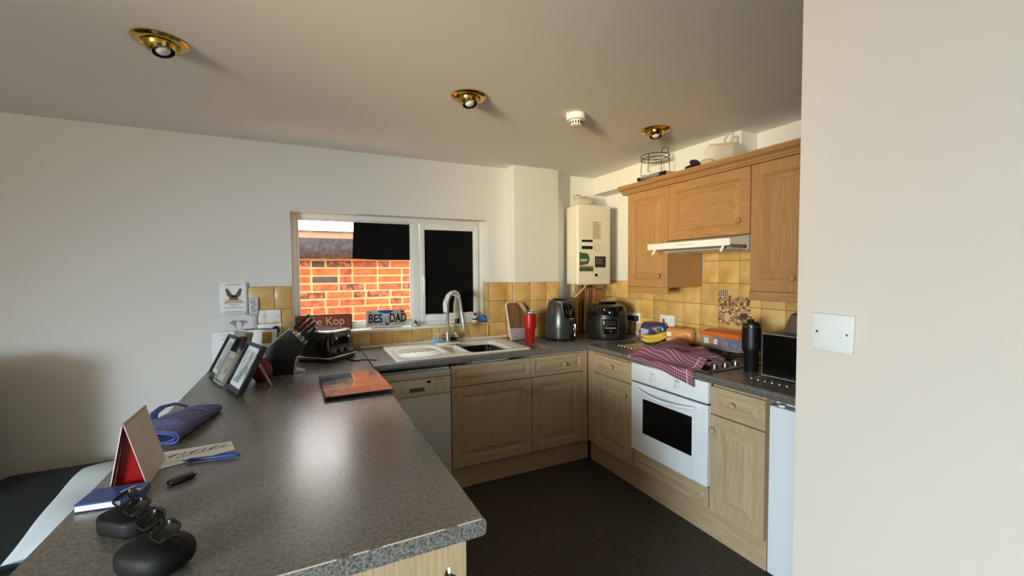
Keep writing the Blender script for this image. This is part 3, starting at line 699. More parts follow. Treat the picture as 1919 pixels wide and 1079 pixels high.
# ---------------------------------------------------------------- sink, tap and sill
sx0, sx1, sy0, sy1 = .505, 1.462, 2.662, 3.215
def sd_box(x, y, cx, cy, hx, hy, r):
    qx, qy = abs(x-cx)-hx+r, abs(y-cy)-hy+r
    return math.hypot(max(qx, 0), max(qy, 0))+min(max(qx, qy), 0)-r
sm = lambda t: (lambda q: q*q*(3-2*q))(max(0, min(1, t)))
def sink_z(x, y):
    z = .0105
    e = sd_box(x, y, (sx0+sx1)/2, (sy0+sy1)/2, (sx1-sx0)/2, (sy1-sy0)/2, .03)
    z *= sm(-e/.008)
    d = sd_box(x, y, .695, 2.905, .165, .205, .12)           # drainer
    z -= .009*sm(-d/.02)
    if d < -.03:
        q = abs(y-2.90)*.75+(.89-x); z += .006*max(0, math.sin(q*2*PI/.046))
    d1 = sd_box(x, y, 1.185, 2.92, .165, .205, .06); z -= .15*sm(-d1/.035)
    d1b = sd_box(x, y, 1.185, 2.92, .21, .235, .08); z -= .006*sm(-d1b/.012)
    d2 = sd_box(x, y, .945, 2.88, .062, .155, .045); z -= .085*sm(-d2/.035)
    return z
nu, nv = 192, 112
sb = B(); vs = [[sb.bm.verts.new((sx0+(sx1-sx0)*i/(nu-1), sy0+(sy1-sy0)*j/(nv-1), ZT+.001+sink_z(sx0+(sx1-sx0)*i/(nu-1), sy0+(sy1-sy0)*j/(nv-1)))) for j in range(nv)] for i in range(nu)]
for i in range(nu-1):
    for j in range(nv-1): sb.bm.faces.new((vs[i][j], vs[i+1][j], vs[i+1][j+1], vs[i][j+1]))
for v in sb.bm.verts: v.co -= Vector((.98, 2.94, ZT))
sk = thing('kitchen_sink', 'white one-and-a-half bowl sink with ribbed drainer', 'sink', (.98, 2.94, ZT))
sink_m = M('sink_white', (226, 220, 206), .3)
sb.out('basin', sink_m, sk, 60)
B().box(-.09, .14, .008, .09, .255, .022, .006, 2).out('tap_ledge', sink_m, sk)
wb = thing('washing_up_bowl', 'black washing-up bowl sitting in the main sink bowl', 'bowl', (1.185, 2.92, ZT-.135))
b = B()
def wbf(u, v):
    a = 2*PI*u; k = [(.0, 0), (.85, .0), (.95, .02), (1.0, .115), (1.04, .118), (1.04, .112), (.97, .11)][min(6, int(v*6+.5))]
    c, s = math.cos(a), math.sin(a); m = (abs(c)**6+abs(s)**6)**(-1/6)
    return (.125*k[0]*c*m, .165*k[0]*s*m, k[1])
b.grid(wbf, 48, 7, wrapu=True).out('bowl', M('bowl_black', (12, 11, 10), .3), wb, 60)
tp = thing('mixer_tap', 'chrome swan-neck mixer tap with two levers', 'tap', (.985, 3.145, ZT+.0225))
B().lathe([(0, 0), (.028, 0), (.028, .006), (.02, .012), (.017, .05), (.014, .07), (0, .07)], 24).out('base', chrome, tp)
b = B().tube([(-.075, 0, .045), (.075, 0, .045)], [.013, .013], 14); b.out('bridge', chrome, tp)
for x in (-.07, .07):
    B().lathe([(0, .03), (.017, .03), (.017, .06), (.012, .066), (0, .066)], 18, (x, 0, 0)).out('valve', chrome, tp)
    B().tube([(x, 0, .06), (x*1.02, -.012, .085), (x*1.02, -.016, .105)], [.005, .0045, .004], 8).out('lever', chrome, tp)
npts = [(0, 0, .06), (0, 0, .24)]+[(.045-.045*math.cos(a), -.02*(1-math.cos(a)), .29+.075*math.sin(a)) for a in [i*PI/8 for i in range(0, 9)]]+[(.098, -.045, .22)]
B().tube(npts, .0125, 14).out('spout', chrome, tp)
B().tube([(.098, -.045, .23), (.108, -.05, .17), (.114, -.053, .115), (.116, -.054, .095)], [.0145, .018, .021, .019], 16).out('spray_head', M('spray_grey', (186, 190, 194), .25, .6), tp)
# dishcloth over the tap
cpath = [(.966, 1.165), (.962, 1.20), (.962, 1.235), (.968, 1.265), (.985, 1.300), (1.008, 1.322), (1.034, 1.327), (1.056, 1.316), (1.068, 1.295), (1.072, 1.27)]
def clothf(u, v):
    q = u*9; i = min(8, int(q)); t = q-i
    x = cpath[i][0]*(1-t)+cpath[i+1][0]*t; z = cpath[i][1]*(1-t)+cpath[i+1][1]*t
    return (x+.006*math.sin(10*v+3*u), 3.128+(v-.5)*(.075-.02*u)-.02*u, z+.004*math.sin(7*v+5*u)-.012*abs(v-.5)*2)
tag(B().grid(clothf, 28, 10).out('dishcloth', M('cloth_grey_white', (206, 206, 200), .9, rgb2=(150, 152, 150), nscale=14, lo=.45, hi=.6), None, 60, .006), 'grey and white dishcloth draped over the swan-neck tap', 'cloth')
sg = tag(B().box(.862, 3.135, ZT+.0228, .945, 3.175, ZT+.048, .006, 2).out('sponge', M('sponge_blue', (96, 158, 206), .9, rgb2=(140, 190, 224), nscale=60, bump=.6, bscale=120)), 'pale blue sponge behind the tap', 'sponge')
sc = thing('soap_caddy', 'black soap caddy on the sink ledge behind the tap', 'caddy', (1.03, 3.178, ZT+.0228))
B().box(-.03, -.016, 0, .036, .018, .05, .006, 2).out('box', black_pl, sc); B().box(-.024, -.010, .0495, .03, .012, .0515).out('opening', black_mt, sc)
# bottles and things on the window sill
ZS = WZ0
bt = thing('washing_up_bottle', 'clear upturned washing-up liquid bottle on the sill behind tap', 'bottle', (1.12, 3.31, ZS))
B().lathe([(0, 0), (.018, 0), (.02, .005), (.018, .03), (.03, .06), (.034, .11), (.03, .17), (.022, .20), (.02, .245), (.021, .25), (0, .25)], 24, sy=.7).out('body', film('pale_bottle', (222, 226, 210), .55, .15), bt)
B().lathe([(0, 0), (.02, 0), (.021, .04), (.02, .045), (.018, .045)], 20, (0, 0, .0), sy=.75).out('cap', black_pl, bt)
B().lathe([(.0285, .065), (.0335, .11), (.029, .15), (0, .15)], 24, sy=.68).out('liquid', M('liquid_yellowgreen', (206, 206, 120), .2), bt)
bt = thing('small_bottle', 'small white bottle with dark red cap by window corner', 'bottle', (1.275, 3.31, ZS))
B().lathe([(0, 0), (.021, 0), (.0215, .045), (.016, .055), (.010, .058), (0, .058)], 20).out('body', wht_pl, bt); B().lathe([(0, .0585), (.0115, .0585), (.0115, .078), (0, .078)], 16).out('cap', M('cap_maroon', (74, 26, 24), .4), bt)
B().lathe([(.0219, .02), (.0219, .034)], 20).out('label_band', M('label_dark', (70, 62, 66), .5), bt)
tag(crumple(B(), (1.348, 3.305, ZS+.0255), (.044, .03, .026), 21, 26, 12, .55).out('scrubbing_cloth', M('cloth_blue', (52, 112, 190), .9, rgb2=(90, 150, 214), nscale=40, bump=.8, bscale=70), None, 60), 'crumpled bright blue scrubbing cloth at the sill end', 'cloth')
tn = thing('candle_tin', 'small grey lidded tin with black top on sill', 'tin', (.775, 3.30, ZS))
B().lathe([(0, 0), (.034, 0), (.036, .004), (.036, .02), (.033, .024), (0, .024)], 28).out('tin', M('tin_grey', (176, 178, 176), .35, .5), tn)
B().lathe([(0, .0242), (.022, .0242), (.016, .032), (.006, .036), (.004, .046), (0, .048)], 18).out('topper', black_pl, tn)
# number plate
pl = thing('novelty_plate', 'novelty number plate reading BEST DAD on the sill', 'plate', (.555, 3.315, ZS)); pl.rotation_euler = (math.radians(-14), 0, math.radians(-3))
B().box(-.145, -.001, .012, .145, .001, .135, .0, 1).out('plate', M('plate_silver', (190, 182, 168), .4, .2), pl)
b = B().prism([(-.085, .135), (.02, .135), (-.005, .02), (-.075, .014)], -.0016, -.001, 'y'); b.out('sky_print', M('print_paleblue', (176, 200, 226), .5), pl)
b = B().prism([(-.06, .132), (.06, .134), (.045, .118), (.02, .105), (-.005, .10), (-.02, .112), (-.05, .118)], -.0022, -.0016, 'y').prism([(.0, .10), (.016, .098), (.012, .05), (.018, .018), (-.006, .016), (-.004, .06)], -.0022, -.0016, 'y'); b.out('map_print', M('print_navy', (40, 78, 130), .5), pl)
b = B().prism([(.03, .09), (.055, .105), (.085, .09), (.075, .05), (.05, .02), (.03, .02), (.035, .055)], -.0022, -.0016, 'y'); b.out('shape_print', M('print_cream', (226, 216, 186), .5), pl)
blk = M('plate_black', (24, 20, 20), .5)
text('lettering', 'BES', .092, blk, pl, (-.078, -.0026, .068), FACE_Y, sx=.74, bold=.003); text('lettering', 'T', .092, M('letter_pale', (214, 222, 232), .5), pl, (.006, -.0028, .068), FACE_Y, sx=.74, bold=.003); text('lettering', 'DAD', .092, blk, pl, (.09, -.0026, .068), FACE_Y, sx=.66, bold=.003)
text('lettering', '7', .026, blk, pl, (-.124, -.002, .118), FACE_Y); text('lettering', '6', .026, blk, pl, (-.109, -.002, .118), FACE_Y); B().box(.112, -.002, .112, .134, -.001, .126).out('sticker', blk, pl)
B().box(-.115, -.03, .0015, .115, .006, .012, .002, 1).out('stand', upvc, pl)
kp = thing('enamel_sign', 'red The Kop sign propped on sill behind the toaster', 'sign', (.125, 3.335, ZS)); kp.rotation_euler = (math.radians(-7), 0, 0)
B().box(-.188, -.002, .001, .188, .002, .118, .001, 1).out('panel', M('sign_border', (72, 66, 46), .5), kp); B().box(-.176, -.0032, .012, .176, -.002, .108).out('red_field', M('sign_red', (122, 40, 30), .5, rgb2=(146, 60, 44), nscale=12), kp)
text('lettering', 'The Kop', .085, M('sign_cream', (216, 186, 142), .5), kp, (0.0, -.0038, .066), FACE_Y, sx=.9)
for x in (-.18, .18): B().ball((x, -.003, .112), (.005, .002, .005), 10, 6).out('screw', steel, kp)

# ---------------------------------------------------------------- corner appliances
bd = thing('chopping_board', 'wooden chopping board with edge of a second white board, leaning on chimney breast', 'board', (1.565, 3.085, ZT)); bd.rotation_euler = (math.radians(-7), 0, math.radians(10))
pp = [(-.075, 0), (.06, 0), (.075, .05), (.085, .28), (.07, .305), (-.085, .305), (-.10, .285)]
B().prism(pp, -.014, 0, 'y', .003, 1).out('board', M('acacia', (150, 112, 72), .5, rgb2=(112, 78, 48), nscale=7, stretch=(8, 8, 1)), bd)
B().prism([(-.0735, .002), (.0585, .002), (.066, .09), (-.082, .10)], -.0152, -.0141, 'y').out('marble_end', M('marble', (206, 190, 186), .4, rgb2=(170, 150, 150), nscale=14), bd)
B().prism([(-.078, 0), (-.0755, 0), (-.1005, .286), (-.0855, .3055), (.07, .3055), (.07, .309), (-.088, .309), (-.1045, .287)], -.014, 0, 'y').out('white_board_edge', upvc, bd)  # edge of a second, white board, kept as part of this one
B().tube([(.07, .0-.02, .30), (.09, -.03, .26), (.105, -.035, .22)], [.008, .01, .007], 8).out('handle', black_pl, bd)
def tumbler(name, label, x, y, r, hgt, body_m, handle=None):
    o = thing(name, label, 'tumbler', (x, y, ZT))
    B().lathe([(0, 0), (r*.74, 0), (r*.78, .004), (r*.80, hgt*.40), (r*.98, hgt*.45), (r, hgt*.50), (r, hgt*.90), (r*.97, hgt*.905)], 32).out('body', body_m, o)
    B().lathe([(r*.972, hgt*.905), (r*.99, hgt*.91), (r*.985, hgt*.935), (r*.95, hgt*.94)], 32).out('rim', chrome, o)
    return o
o = tumbler('travel_tumbler', 'red metal travel tumbler with clear lid beside the sink', 1.583, 2.915, .047, .252, M('tumbler_red', (170, 26, 24), .35, .1))
B().lathe([(.045, .236), (.044, .246), (.036, .25), (0, .25)], 28).out('lid', clearp, o); B().box(-.008, -.03, .2502, .03, .0, .262, .003, 2).out('slider', M('lid_grey', (186, 186, 184), .25), o)
o = tumbler('travel_tumbler', 'large black travel tumbler with handle before the hob', 2.215, 1.515, .047, .268, M('tumbler_black', (10, 10, 11), .42))
B().lathe([(.0455, .25), (.0455, .262), (.04, .264), (0, .264)], 28).out('lid', M('lid_black', (16, 16, 17), .4), o); B().box(-.014, -.012, .2642, .01, .016, .288, .004, 2).box(-.012, -.036, .2642, .012, -.014, .276, .004, 2).out('slider', black_pl, o)
B().tube([(0, -.046, .215), (0, -.066, .21), (0, -.072, .17), (0, -.066, .13), (0, -.046, .125)], .006, 8).out('handle', black_pl, o)
# air fryer: faces the camera
af = thing('air_fryer', 'dark grey egg-shaped air fryer with touch panel beside boiler pipes', 'air fryer', (1.885, 2.945, ZT), math.radians(-22))
dkg = M('fryer_grey', (58, 60, 60), .28, .25)
B().lathe([(0, .004), (.105, .004), (.125, .01), (.128, .02)], 40).out('base', black_pl, af)
B().lathe([(.128, .021), (.135, .05), (.138, .12), (.13, .20), (.117, .27), (.108, .30), (.10, .318), (.07, .327), (0, .33)], 44, sx=.94).out('shell', dkg, af)
B().lathe([(.062, .3265), (.066, .335), (.05, .341), (0, .342)], 32).out('top_vent', black_gl, af)
def arcpanel(z0f, z1f, a0, a1, rf, n=16, m=6):
    def fn(u, v):
        a = math.radians(a0+(a1-a0)*u); z0, z1 = z0f(u), z1f(u); z = z0+(z1-z0)*v; r = rf(z)
        return (.94*r*math.cos(a), r*math.sin(a), z)
    return B().grid(fn, n, m)
def rfr(z):
    P = [(.02, .128), (.05, .135), (.12, .138), (.20, .13), (.27, .117), (.30, .108), (.318, .10)]
    for (z0, r0), (z1, r1) in zip(P, P[1:]):
        if z <= z1: return r0+(r1-r0)*(z-z0)/(z1-z0)
    return .1
arcpanel(lambda u: .185+.02*abs(u-.5)**3, lambda u: .306, -92, -38, lambda z: rfr(z)+.0035).out('touch_panel', black_gl, af, solid=.003)
edge = []
for i in range(8): edge.append((-128+i*4, .314))
for i in range(9): t = i/8; edge.append((-97+t*8, .312-.12*t))
for i in range(10): edge.append((-86+i*5, .180))
B().tube([(.94*(rfr(z)+.005)*math.cos(math.radians(a)), (rfr(z)+.005)*math.sin(math.radians(a)), z) for a, z in edge], .0045, 8).out('chrome_trim', chrome, af)
b = B()
for i in range(3):
    for j in range(2):
        a = math.radians(-78+i*12); z = .225+j*.016; r = rfr(z)+.0062; b.ball((.94*r*math.cos(a), r*math.sin(a), z), .0036, 8, 6)
b.out('touch_icon', M('icon_grey', (120, 118, 120), .5), af)
hx = lambda z, e: ((rfr(z)+e)*.94*math.cos(math.radians(-62)), (rfr(z)+e)*math.sin(math.radians(-62)), z)
B().tube([hx(.145, .0), hx(.145, .028), hx(.13, .04), hx(.08, .042), hx(.045, .036), hx(.04, .0)], [.012, .015, .015, .014, .013, .011], 12).out('drawer_handle', black_gl, af)
B().tube([hx(.142, .052), hx(.10, .057), hx(.05, .051)], .005, 8).out('handle_trim', chrome, af)
# multicooker
mc = thing('multicooker', 'black pressure multicooker with chrome-framed panel in the corner', 'multicooker', (2.275, 2.835, ZT), math.radians(-30))
mcm = M('cooker_black', (20, 20, 19), .22)
B().lathe([(0, .003), (.14, .003), (.155, .012), (.165, .05), (.168, .12), (.163, .19)], 44).out('pot_body', M('cooker_body', (44, 44, 38), .35, .4), mc)
B().lathe([(.166, .19), (.168, .195), (.166, .203)], 44).out('seam', black_pl, mc)
B().lathe([(.164, .204), (.158, .235), (.14, .268), (.11, .283), (.0, .288)], 44).out('lid', mcm, mc)
B().box(-.07, -.04, .286, .07, .04, .305, .009, 3).out('lid_handle', black_gl, mc); B().box(-.05, -.012, .3045, .05, .012, .308, .002, 1).out('handle_trim', steel, mc)
B().box(-.062, -.184, .205, .062, -.14, .275, .014, 3).out('lid_latch', black_gl, mc)
B().box(-.014, -.188, .215, .014, -.18, .235, .004, 2).out('badge', chrome, mc)
def rr(x0, z0, x1, z1, r, y, n=6):
    pts = []
    for cx, cz, a0 in ((x1-r, z1-r, 0), (x0+r, z1-r, 90), (x0+r, z0+r, 180), (x1-r, z0+r, 270)):
        for i in range(n+1): a = math.radians(a0+90*i/n); pts.append((cx+r*math.cos(a), y, cz+r*math.sin(a)))
    return pts
B().box(-.062, -.176, .05, .062, -.14, .175, .012, 3).out('control_panel', black_gl, mc)
B().tube(rr(-.06, .052, .06, .173, .014, -.176), .003, 6, closed=True).out('panel_frame', chrome, mc)
B().box(-.045, -.1785, .10, .045, -.1755, .106).out('display_bar', M('icon_pale', (170, 168, 160), .4), mc)
B().cyl((0, -.175, .075), (0, -.186, .075), .011, n=20).out('dial', chrome, mc)
b = B()
for i in range(4): b.box(-.042, -.1775, .125+i*.010, .042, -.1755, .1275+i*.010)
b.out('panel_print', M('icon_dim', (64, 70, 60), .5), mc)

# ---------------------------------------------------------------- food and hob
br = thing('bread_bag', 'sliced loaf in blue and dark patterned bag', 'bread', (2.515, 2.54, ZT), math.radians(-60))
def loaf(mb, L, w, hgt, seed, amp=.06):
    rnd = random.Random(seed)
    ph = [rnd.uniform(0, 6) for _ in range(4)]
    def fn(u, v):
        a = 2*PI*u; c, s = math.cos(a), math.sin(a); m = (abs(c)**4+abs(s)**4)**(-.25)
        e = 1-max(0, abs(v-.5)-.42)*6*.8
        d = 1+amp*(math.sin(3*a+9*v+ph[0])+.6*math.sin(7*a-14*v+ph[1]))*.5
        return ((v-.5)*L, w/2*c*m*e*d, max(.0015, hgt/2+hgt/2*s*m*e*d))
    return mb.grid(fn, 30, 22, wrapu=True)
bag_blue = M('bag_blue', (46, 62, 132), .25, rgb2=(58, 46, 60), nscale=7, lo=.48, hi=.56, spec=.6)
loaf(B(), .20, .10, .145, 4).out('bag', bag_blue, br, 60)
b = B().prism([(-.095, .02), (-.04, .02), (-.03, .09), (-.09, .1)], -.057, -.053, 'y'); b.out('bag_print', M('bag_paleblue', (150, 176, 206), .35), br)
lf = thing('bread_bag', 'sliced loaf in clear orange-printed bag', 'bread', (2.50, 2.265, ZT), math.radians(-62))
loaf(B(), .20, .10, .135, 8).out('loaf', M('bag_orange', (212, 126, 44), .25, rgb2=(224, 150, 70), nscale=8, spec=.6), lf, 60)
loaf(B(), .26, .106, .138, 8).out('wrapper', film('bag_clear', (220, 170, 110), .22, .15), lf, 60).location = (.035, 0, 0)
B().box(-.085, -.0575, .005, -.035, -.053, .055, .001, 1).box(-.085, -.0575, .075, -.05, -.053, .105, .001, 1).out('label', M('label_white', (222, 220, 212), .4), lf)
ba = thing('banana_bunch', 'bunch of ripe bananas on worktop before the bread', 'bananas', (2.40, 2.43, ZT), math.radians(-50))
ban_m = M('banana_skin', (222, 186, 52), .45, rgb2=(206, 170, 60), nscale=10)
for i, (off, lift) in enumerate(((0, .026), (.028, .026), (.012, .052))):
    pts = []; rs = []
    for k in range(11):
        t = k/10; a = -.95+1.9*t
        pts.append((-.09+.18*t, off-.03+.035*math.sin(a)*.3, lift+.0+.045*(t-.35)**2*2.0)); rs.append(.018*min(1, .35+3.2*t*(1.05-t))+.001)
    B().tube(pts, rs, 8).out('banana', ban_m, ba, 50)
B().tube([(-.085, -.01, .04), (-.11, -.01, .055)], [.012, .009], 8).out('stalk', M('stalk_brown', (120, 96, 40), .7), ba)
tag(crumple(B(), (2.42, 2.44, ZT+.0035), (.08, .09, .004), 31, 26, 6, .1).out('produce_bag', film('bag_green', (120, 150, 90), .6, .3), None, 60), 'flattened green produce bag under the bananas', 'bag')
pk = thing('snack_packet', 'small red and white crumpled packet behind the bananas', 'packet', (2.53, 2.70, ZT))
crumple(B(), (0, 0, .034), (.045, .05, .035), 14, 20, 10, .3).out('packet', M('packet_rw', (206, 200, 200), .3, rgb2=(150, 40, 36), nscale=11, lo=.52, hi=.56), pk, 60)
hb = thing('gas_hob', 'stainless steel gas hob partly under the tea towel', 'hob', (2.22, 1.865, ZT), -PI/2)
B().box(-.285, -.26, .0005, .285, .245, .008, .004, 2).out('top_plate', steel, hb)
for i in range(4):
    kx = .245; ky = -.165+i*.088
    B().lathe([(0, .0085), (.024, .0085), (.023, .012), (.0195, .013), (.0185, .034), (.015, .037), (0, .037)], 24, (kx, ky, 0)).out('knob', M('knob_steel', (150, 150, 148), .25, .9), hb)
for cx, cy in ((-.14, -.12), (.09, -.12), (-.14, .12), (.09, .12)):
    B().lathe([(0, .0085), (.042, .0085), (.042, .02), (.03, .026), (0, .027)], 24, (cx, cy, 0)).out('burner', black_mt, hb)
b = B()
for cx in (-.14, .09):
    b.tube([(cx-.105, -.22, .04), (cx+.105, -.22, .04), (cx+.105, .22, .04), (cx-.105, .22, .04)], .005, 6, closed=True)
    for cy in (-.12, .12):
        for dx, dy in ((1, 0), (-1, 0), (0, 1), (0, -1)): b.tube([(cx+.03*dx, cy+.03*dy, .04), (cx+.104*dx, cy+.10*dy, .04)], .005, 6)
    for sx_ in (-.105, .105):
        for sy_ in (-.22, .22): b.tube([(cx+sx_, sy_, .04), (cx+sx_, sy_, .008)], .005, 6)
b.out('pan_support', black_mt, hb)
# storage tub on the back burner supports
tb = thing('storage_tub', 'clear plastic storage tub with orange lid on the hob', 'tub', (2.46, 1.85, ZT+.046), -PI/2)
def tubf(w, d, z0, z1, t=.0, n=40, e=8, grow=.012):
    def fn(u, v):
        a = 2*PI*u; c, s = math.cos(a), math.sin(a); m = (abs(c)**e+abs(s)**e)**(-1/e); g = grow*v
        return ((w/2+g)*c*m, (d/2+g)*s*m, z0+(z1-z0)*v)
    return fn
tubm = film('tub_clear', (206, 196, 206), .28, .12)
bb = B().grid(tubf(.27, .15, .001, .088), 48, 8, wrapu=True); bb.out('tub', tubm, tb, 50)
B().box(-.125, -.065, .0012, .125, .065, .004, .001, 1).out('tub_floor', tubm, tb)
def lidf(u, v):
    a = 2*PI*u; c, s = math.cos(a), math.sin(a); m = (abs(c)**8+abs(s)**8)**(-1/8)
    P = [(1.06, .086), (1.08, .09), (1.07, .102), (1.0, .112), (.90, .114), (.88, .110), (.0, .110)][int(v*6+.5)]
    return (.144*P[0]*c*m, .084*P[0]*s*m, P[1])
B().grid(lidf, 48, 7, wrapu=True).out('lid', M('lid_orange', (216, 106, 36), .35), tb, 30)
for i, (x, y, m_) in enumerate(((-.08, .0, 'snack_navy'), (-.01, .02, 'snack_mauve'), (.06, -.01, 'snack_navy'), (.09, .03, 'snack_grey'))):
    crumple(B(), (x, y, .034), (.045, .04, .028), 40+i, 16, 8, .25).out('snack_packet', M(m_, {'snack_navy': (40, 44, 100), 'snack_mauve': (120, 92, 112), 'snack_grey': (150, 140, 150)}[m_], .35), tb, 60)
for x0, x1 in ((-.105, -.07), (-.03, -.004)): B().box(x0, -.0865, .035, x1, -.0835, .07).out('label', M('label_skyblue', (196, 214, 226), .4), tb)
B().box(-.066, -.0865, .035, -.034, -.0835, .066).out('label', M('label_orange', (206, 130, 60), .4), tb)
# tea towel
def checked():
    m = bpy.data.materials.new('maroon_check'); m.use_nodes = True; n = m.node_tree.nodes; l = m.node_tree.links; p = n['Principled BSDF']; p.inputs['Roughness'].default_value = .95
    uv = n.new('ShaderNodeUVMap'); uv.uv_map = 'UVMap'; sp_ = n.new('ShaderNodeSeparateXYZ'); l.new(uv.outputs[0], sp_.inputs[0])
    def mth(op, a, b=None):
        q = n.new('ShaderNodeMath'); q.operation = op
        for i, s_ in enumerate((a, b)):
            if s_ is None: continue
            if isinstance(s_, (int, float)): q.inputs[i].default_value = s_
            else: l.new(s_, q.inputs[i])
        return q.outputs[0]
    def lines(src, N, wd): return mth('LESS_THAN', mth('FRACT', mth('MULTIPLY', src, N)), wd)
    a, b_ = lines(sp_.outputs[0], 34, .28), lines(sp_.outputs[1], 24, .28)
    g = mth('MULTIPLY', mth('ADD', a, b_), .40)
    st = mth('ADD', mth('COMPARE', sp_.outputs[0], .085), 0)
    def band(src, c, w): 
        q = n.new('ShaderNodeMath'); q.operation = 'COMPARE'; l.new(src, q.inputs[0]); q.inputs[1].default_value = c; q.inputs[2].default_value = w; return q.outputs[0]
    bands = mth('MAXIMUM', mth('MAXIMUM', band(sp_.outputs[0], .08, .008), band(sp_.outputs[0], .92, .008)), mth('MAXIMUM', band(sp_.outputs[1], .14, .003), band(sp_.outputs[1], .9, .003)))
    f = mth('MAXIMUM', g, mth('MULTIPLY', bands, .9))
    mx = n.new('ShaderNodeMix'); mx.data_type = 'RGBA'; l.new(f, mx.inputs[0]); mx.inputs[6].default_value = lin((102, 44, 72))+(1,); mx.inputs[7].default_value = lin((222, 176, 186))+(1,)
    l.new(mx.outputs[2], p.inputs['Base Color']); return m
def towel(u, v):
    """u from far (left in view) to near, v from front overhang to back"""
    y = 2.185-.555*u-.02*v*(1-u)+.012*math.sin(6*v)
    drop = .012+.075*u**1.6
    s = v*.42
    if s < drop: x = 1.905-.004*math.sin(18*u); z = ZT+.004-(drop-s)
    else:
        t = (s-drop); x = 1.908+t*(.86+.12*math.sin(5*u)); z = ZT+.006
        over = sm((x-1.93)/.09)*sm((x-1.93)/.09)
        z += over*.054*sm((2.15-y)/.05+.4) + over*(.010*math.sin(11*u+7*v)+.008*math.sin(17*u-9*v+1)+.010)
    if u > .86: z -= (u-.86)*.10*sm((x-1.93)/.09)
    return (x, y, max(z, ZT+.004) if x > 1.915 else z)
tw = B(); NU, NV = 64, 48
uvl = tw.bm.loops.layers.uv.new('UVMap'); tv = [[tw.bm.verts.new(towel(i/(NU-1), j/(NV-1))) for j in range(NV)] for i in range(NU)]
for i in range(NU-1):
    for j in range(NV-1):
        f = tw.bm.faces.new((tv[i][j], tv[i+1][j], tv[i+1][j+1], tv[i][j+1]))
        for lp, (a, c) in zip(f.loops, ((i, j), (i+1, j), (i+1, j+1), (i, j+1))): lp[uvl].uv = (a/(NU-1), c/(NV-1))
tag(tw.out('tea_towel', checked(), None, 70, .003), 'maroon and white checked tea towel draped over the hob', 'tea towel')
# microwave with upturned bowl
mw = thing('microwave', 'black glass-fronted microwave with silver trim on the worktop', 'microwave', (2.135, 1.402, ZT), -PI/2)
B().box(0, .02, .012, .47, .33, .232, .006, 2).out('case', M('mw_grey', (110, 108, 104), .4, .5), mw)
B().box(.003, 0, .014, .467, .02, .23, .003, 1).out('door', black_gl, mw)
B().tube([(.003, -.001, .014), (.467, -.001, .014), (.467, -.001, .23), (.003, -.001, .23)], .0035, 6, closed=True).out('silver_trim', M('trim_silver', (190, 186, 184), .3, .7), mw)
B().box(.05, -.0015, .05, .33, .001, .19).out('window', M('mw_window', (6, 6, 6), .2), mw)
for x in (.03, .44):
    for y in (.05, .30): B().cyl((x, y, 0), (x, y, .012), .012, n=12).out('foot', black_pl, mw)
ub = thing('mixing_bowl', 'smoky grey plastic bowl upturned on the microwave', 'bowl', (2.33, 1.275, ZT+.233))
B().lathe([(.118, 0), (.122, .003), (.116, .008), (.10, .05), (.085, .092), (.07, .10), (0, .10)], 36).out('bowl', M('bowl_smoke', (96, 86, 72), .35), ub)
B().lathe([(0, .1005), (.085, .1005), (.088, .104), (.08, .108), (0, .108)], 30, (.02, -.02, 0)).out('lid', M('bowl_lid', (70, 62, 52), .4), ub)

# ---------------------------------------------------------------- peninsula: toaster, knife block
ts = thing('toaster', 'glossy black four-slice toaster with chrome top and band', 'toaster', (.125, 2.995, ZT), math.radians(-45))
def tofs(k): return k
B().box(-.125, -.125, .001, .125, .125, .022, .02, 3).out('base', black_pl, ts)
B().box(-.131, -.131, .0225, .131, .131, .034, .006, 2).out('chrome_band', chrome, ts)
b = B()
def tsf(u, v):
    a = 2*PI*u; c, s = math.cos(a), math.sin(a); m = (abs(c)**7+abs(s)**7)**(-1/7); k = [(.125, .0345), (.126, .07), (.122, .13), (.116, .17), (.110, .183)][min(4, int(v*4+.5))]
    return (k[0]*c*m, k[0]*s*m, k[1])
b.grid(tsf, 56, 5, wrapu=True).out('shell', black_gl, ts, 50)
def ttf(u, v):
    a = 2*PI*u; c, s = math.cos(a), math.sin(a); m = (abs(c)**7+abs(s)**7)**(-1/7); k = [(.111, .1825), (.108, .192), (.098, .196), (.0, .1965)][min(3, int(v*3+.5))]
    return (k[0]*c*m, k[0]*s*m, k[1])
B().grid(ttf, 56, 4, wrapu=True).out('chrome_top', chrome, ts, 40)
for x in (-.07, -.025, .025, .07): B().box(x-.011, -.085, .196, x+.011, .085, .1985).out('slot', black_mt, ts)
for x in (-.055, .055):
    B().ball((.122, x, .142), .0095, 14, 10).out('lever_knob', chrome, ts)
    B().box(.121, x-.002, .06, .1265, x+.002, .145).out('lever_slot', black_mt, ts)
for x in (-.03, .03): B().lathe([(0, 0), (.013, 0), (.012, .012), (0, .013)], 18, mat=Matrix.Translation((.124, x, .062)) @ Matrix.Rotation(PI/2, 4, 'Y')).out('dial', black_gl, ts)
tag(B().tube([(.23, 2.955, ZT+.005), (.26, 2.84, ZT+.0045), (.29, 2.80, ZT+.0045), (.32, 2.84, ZT+.0045), (.37, 2.81, ZT+.0045), (.40, 2.775, ZT+.0045)], .004, 8).out('power_cord', black_pl), 'black power cord on the worktop beside the toaster', 'cord')
kb = thing('knife_block', 'black angled knife block full of black-handled knives', 'knife block', (-.11, 2.66, ZT))
B().prism([(-.066, .002), (.045, .002), (.052, .085), (.11, .15), (.028, .245), (-.088, .142)], -.045, .045, 'y', .004, 2).out('block', M('block_black', (20, 21, 23), .5), kb)
B().prism([(.0455, .0), (.105, .0), (.105, .008), (.06, .02), (.058, .062), (.052, .062)], -.04, .04, 'y').out('steel_foot', steel, kb)
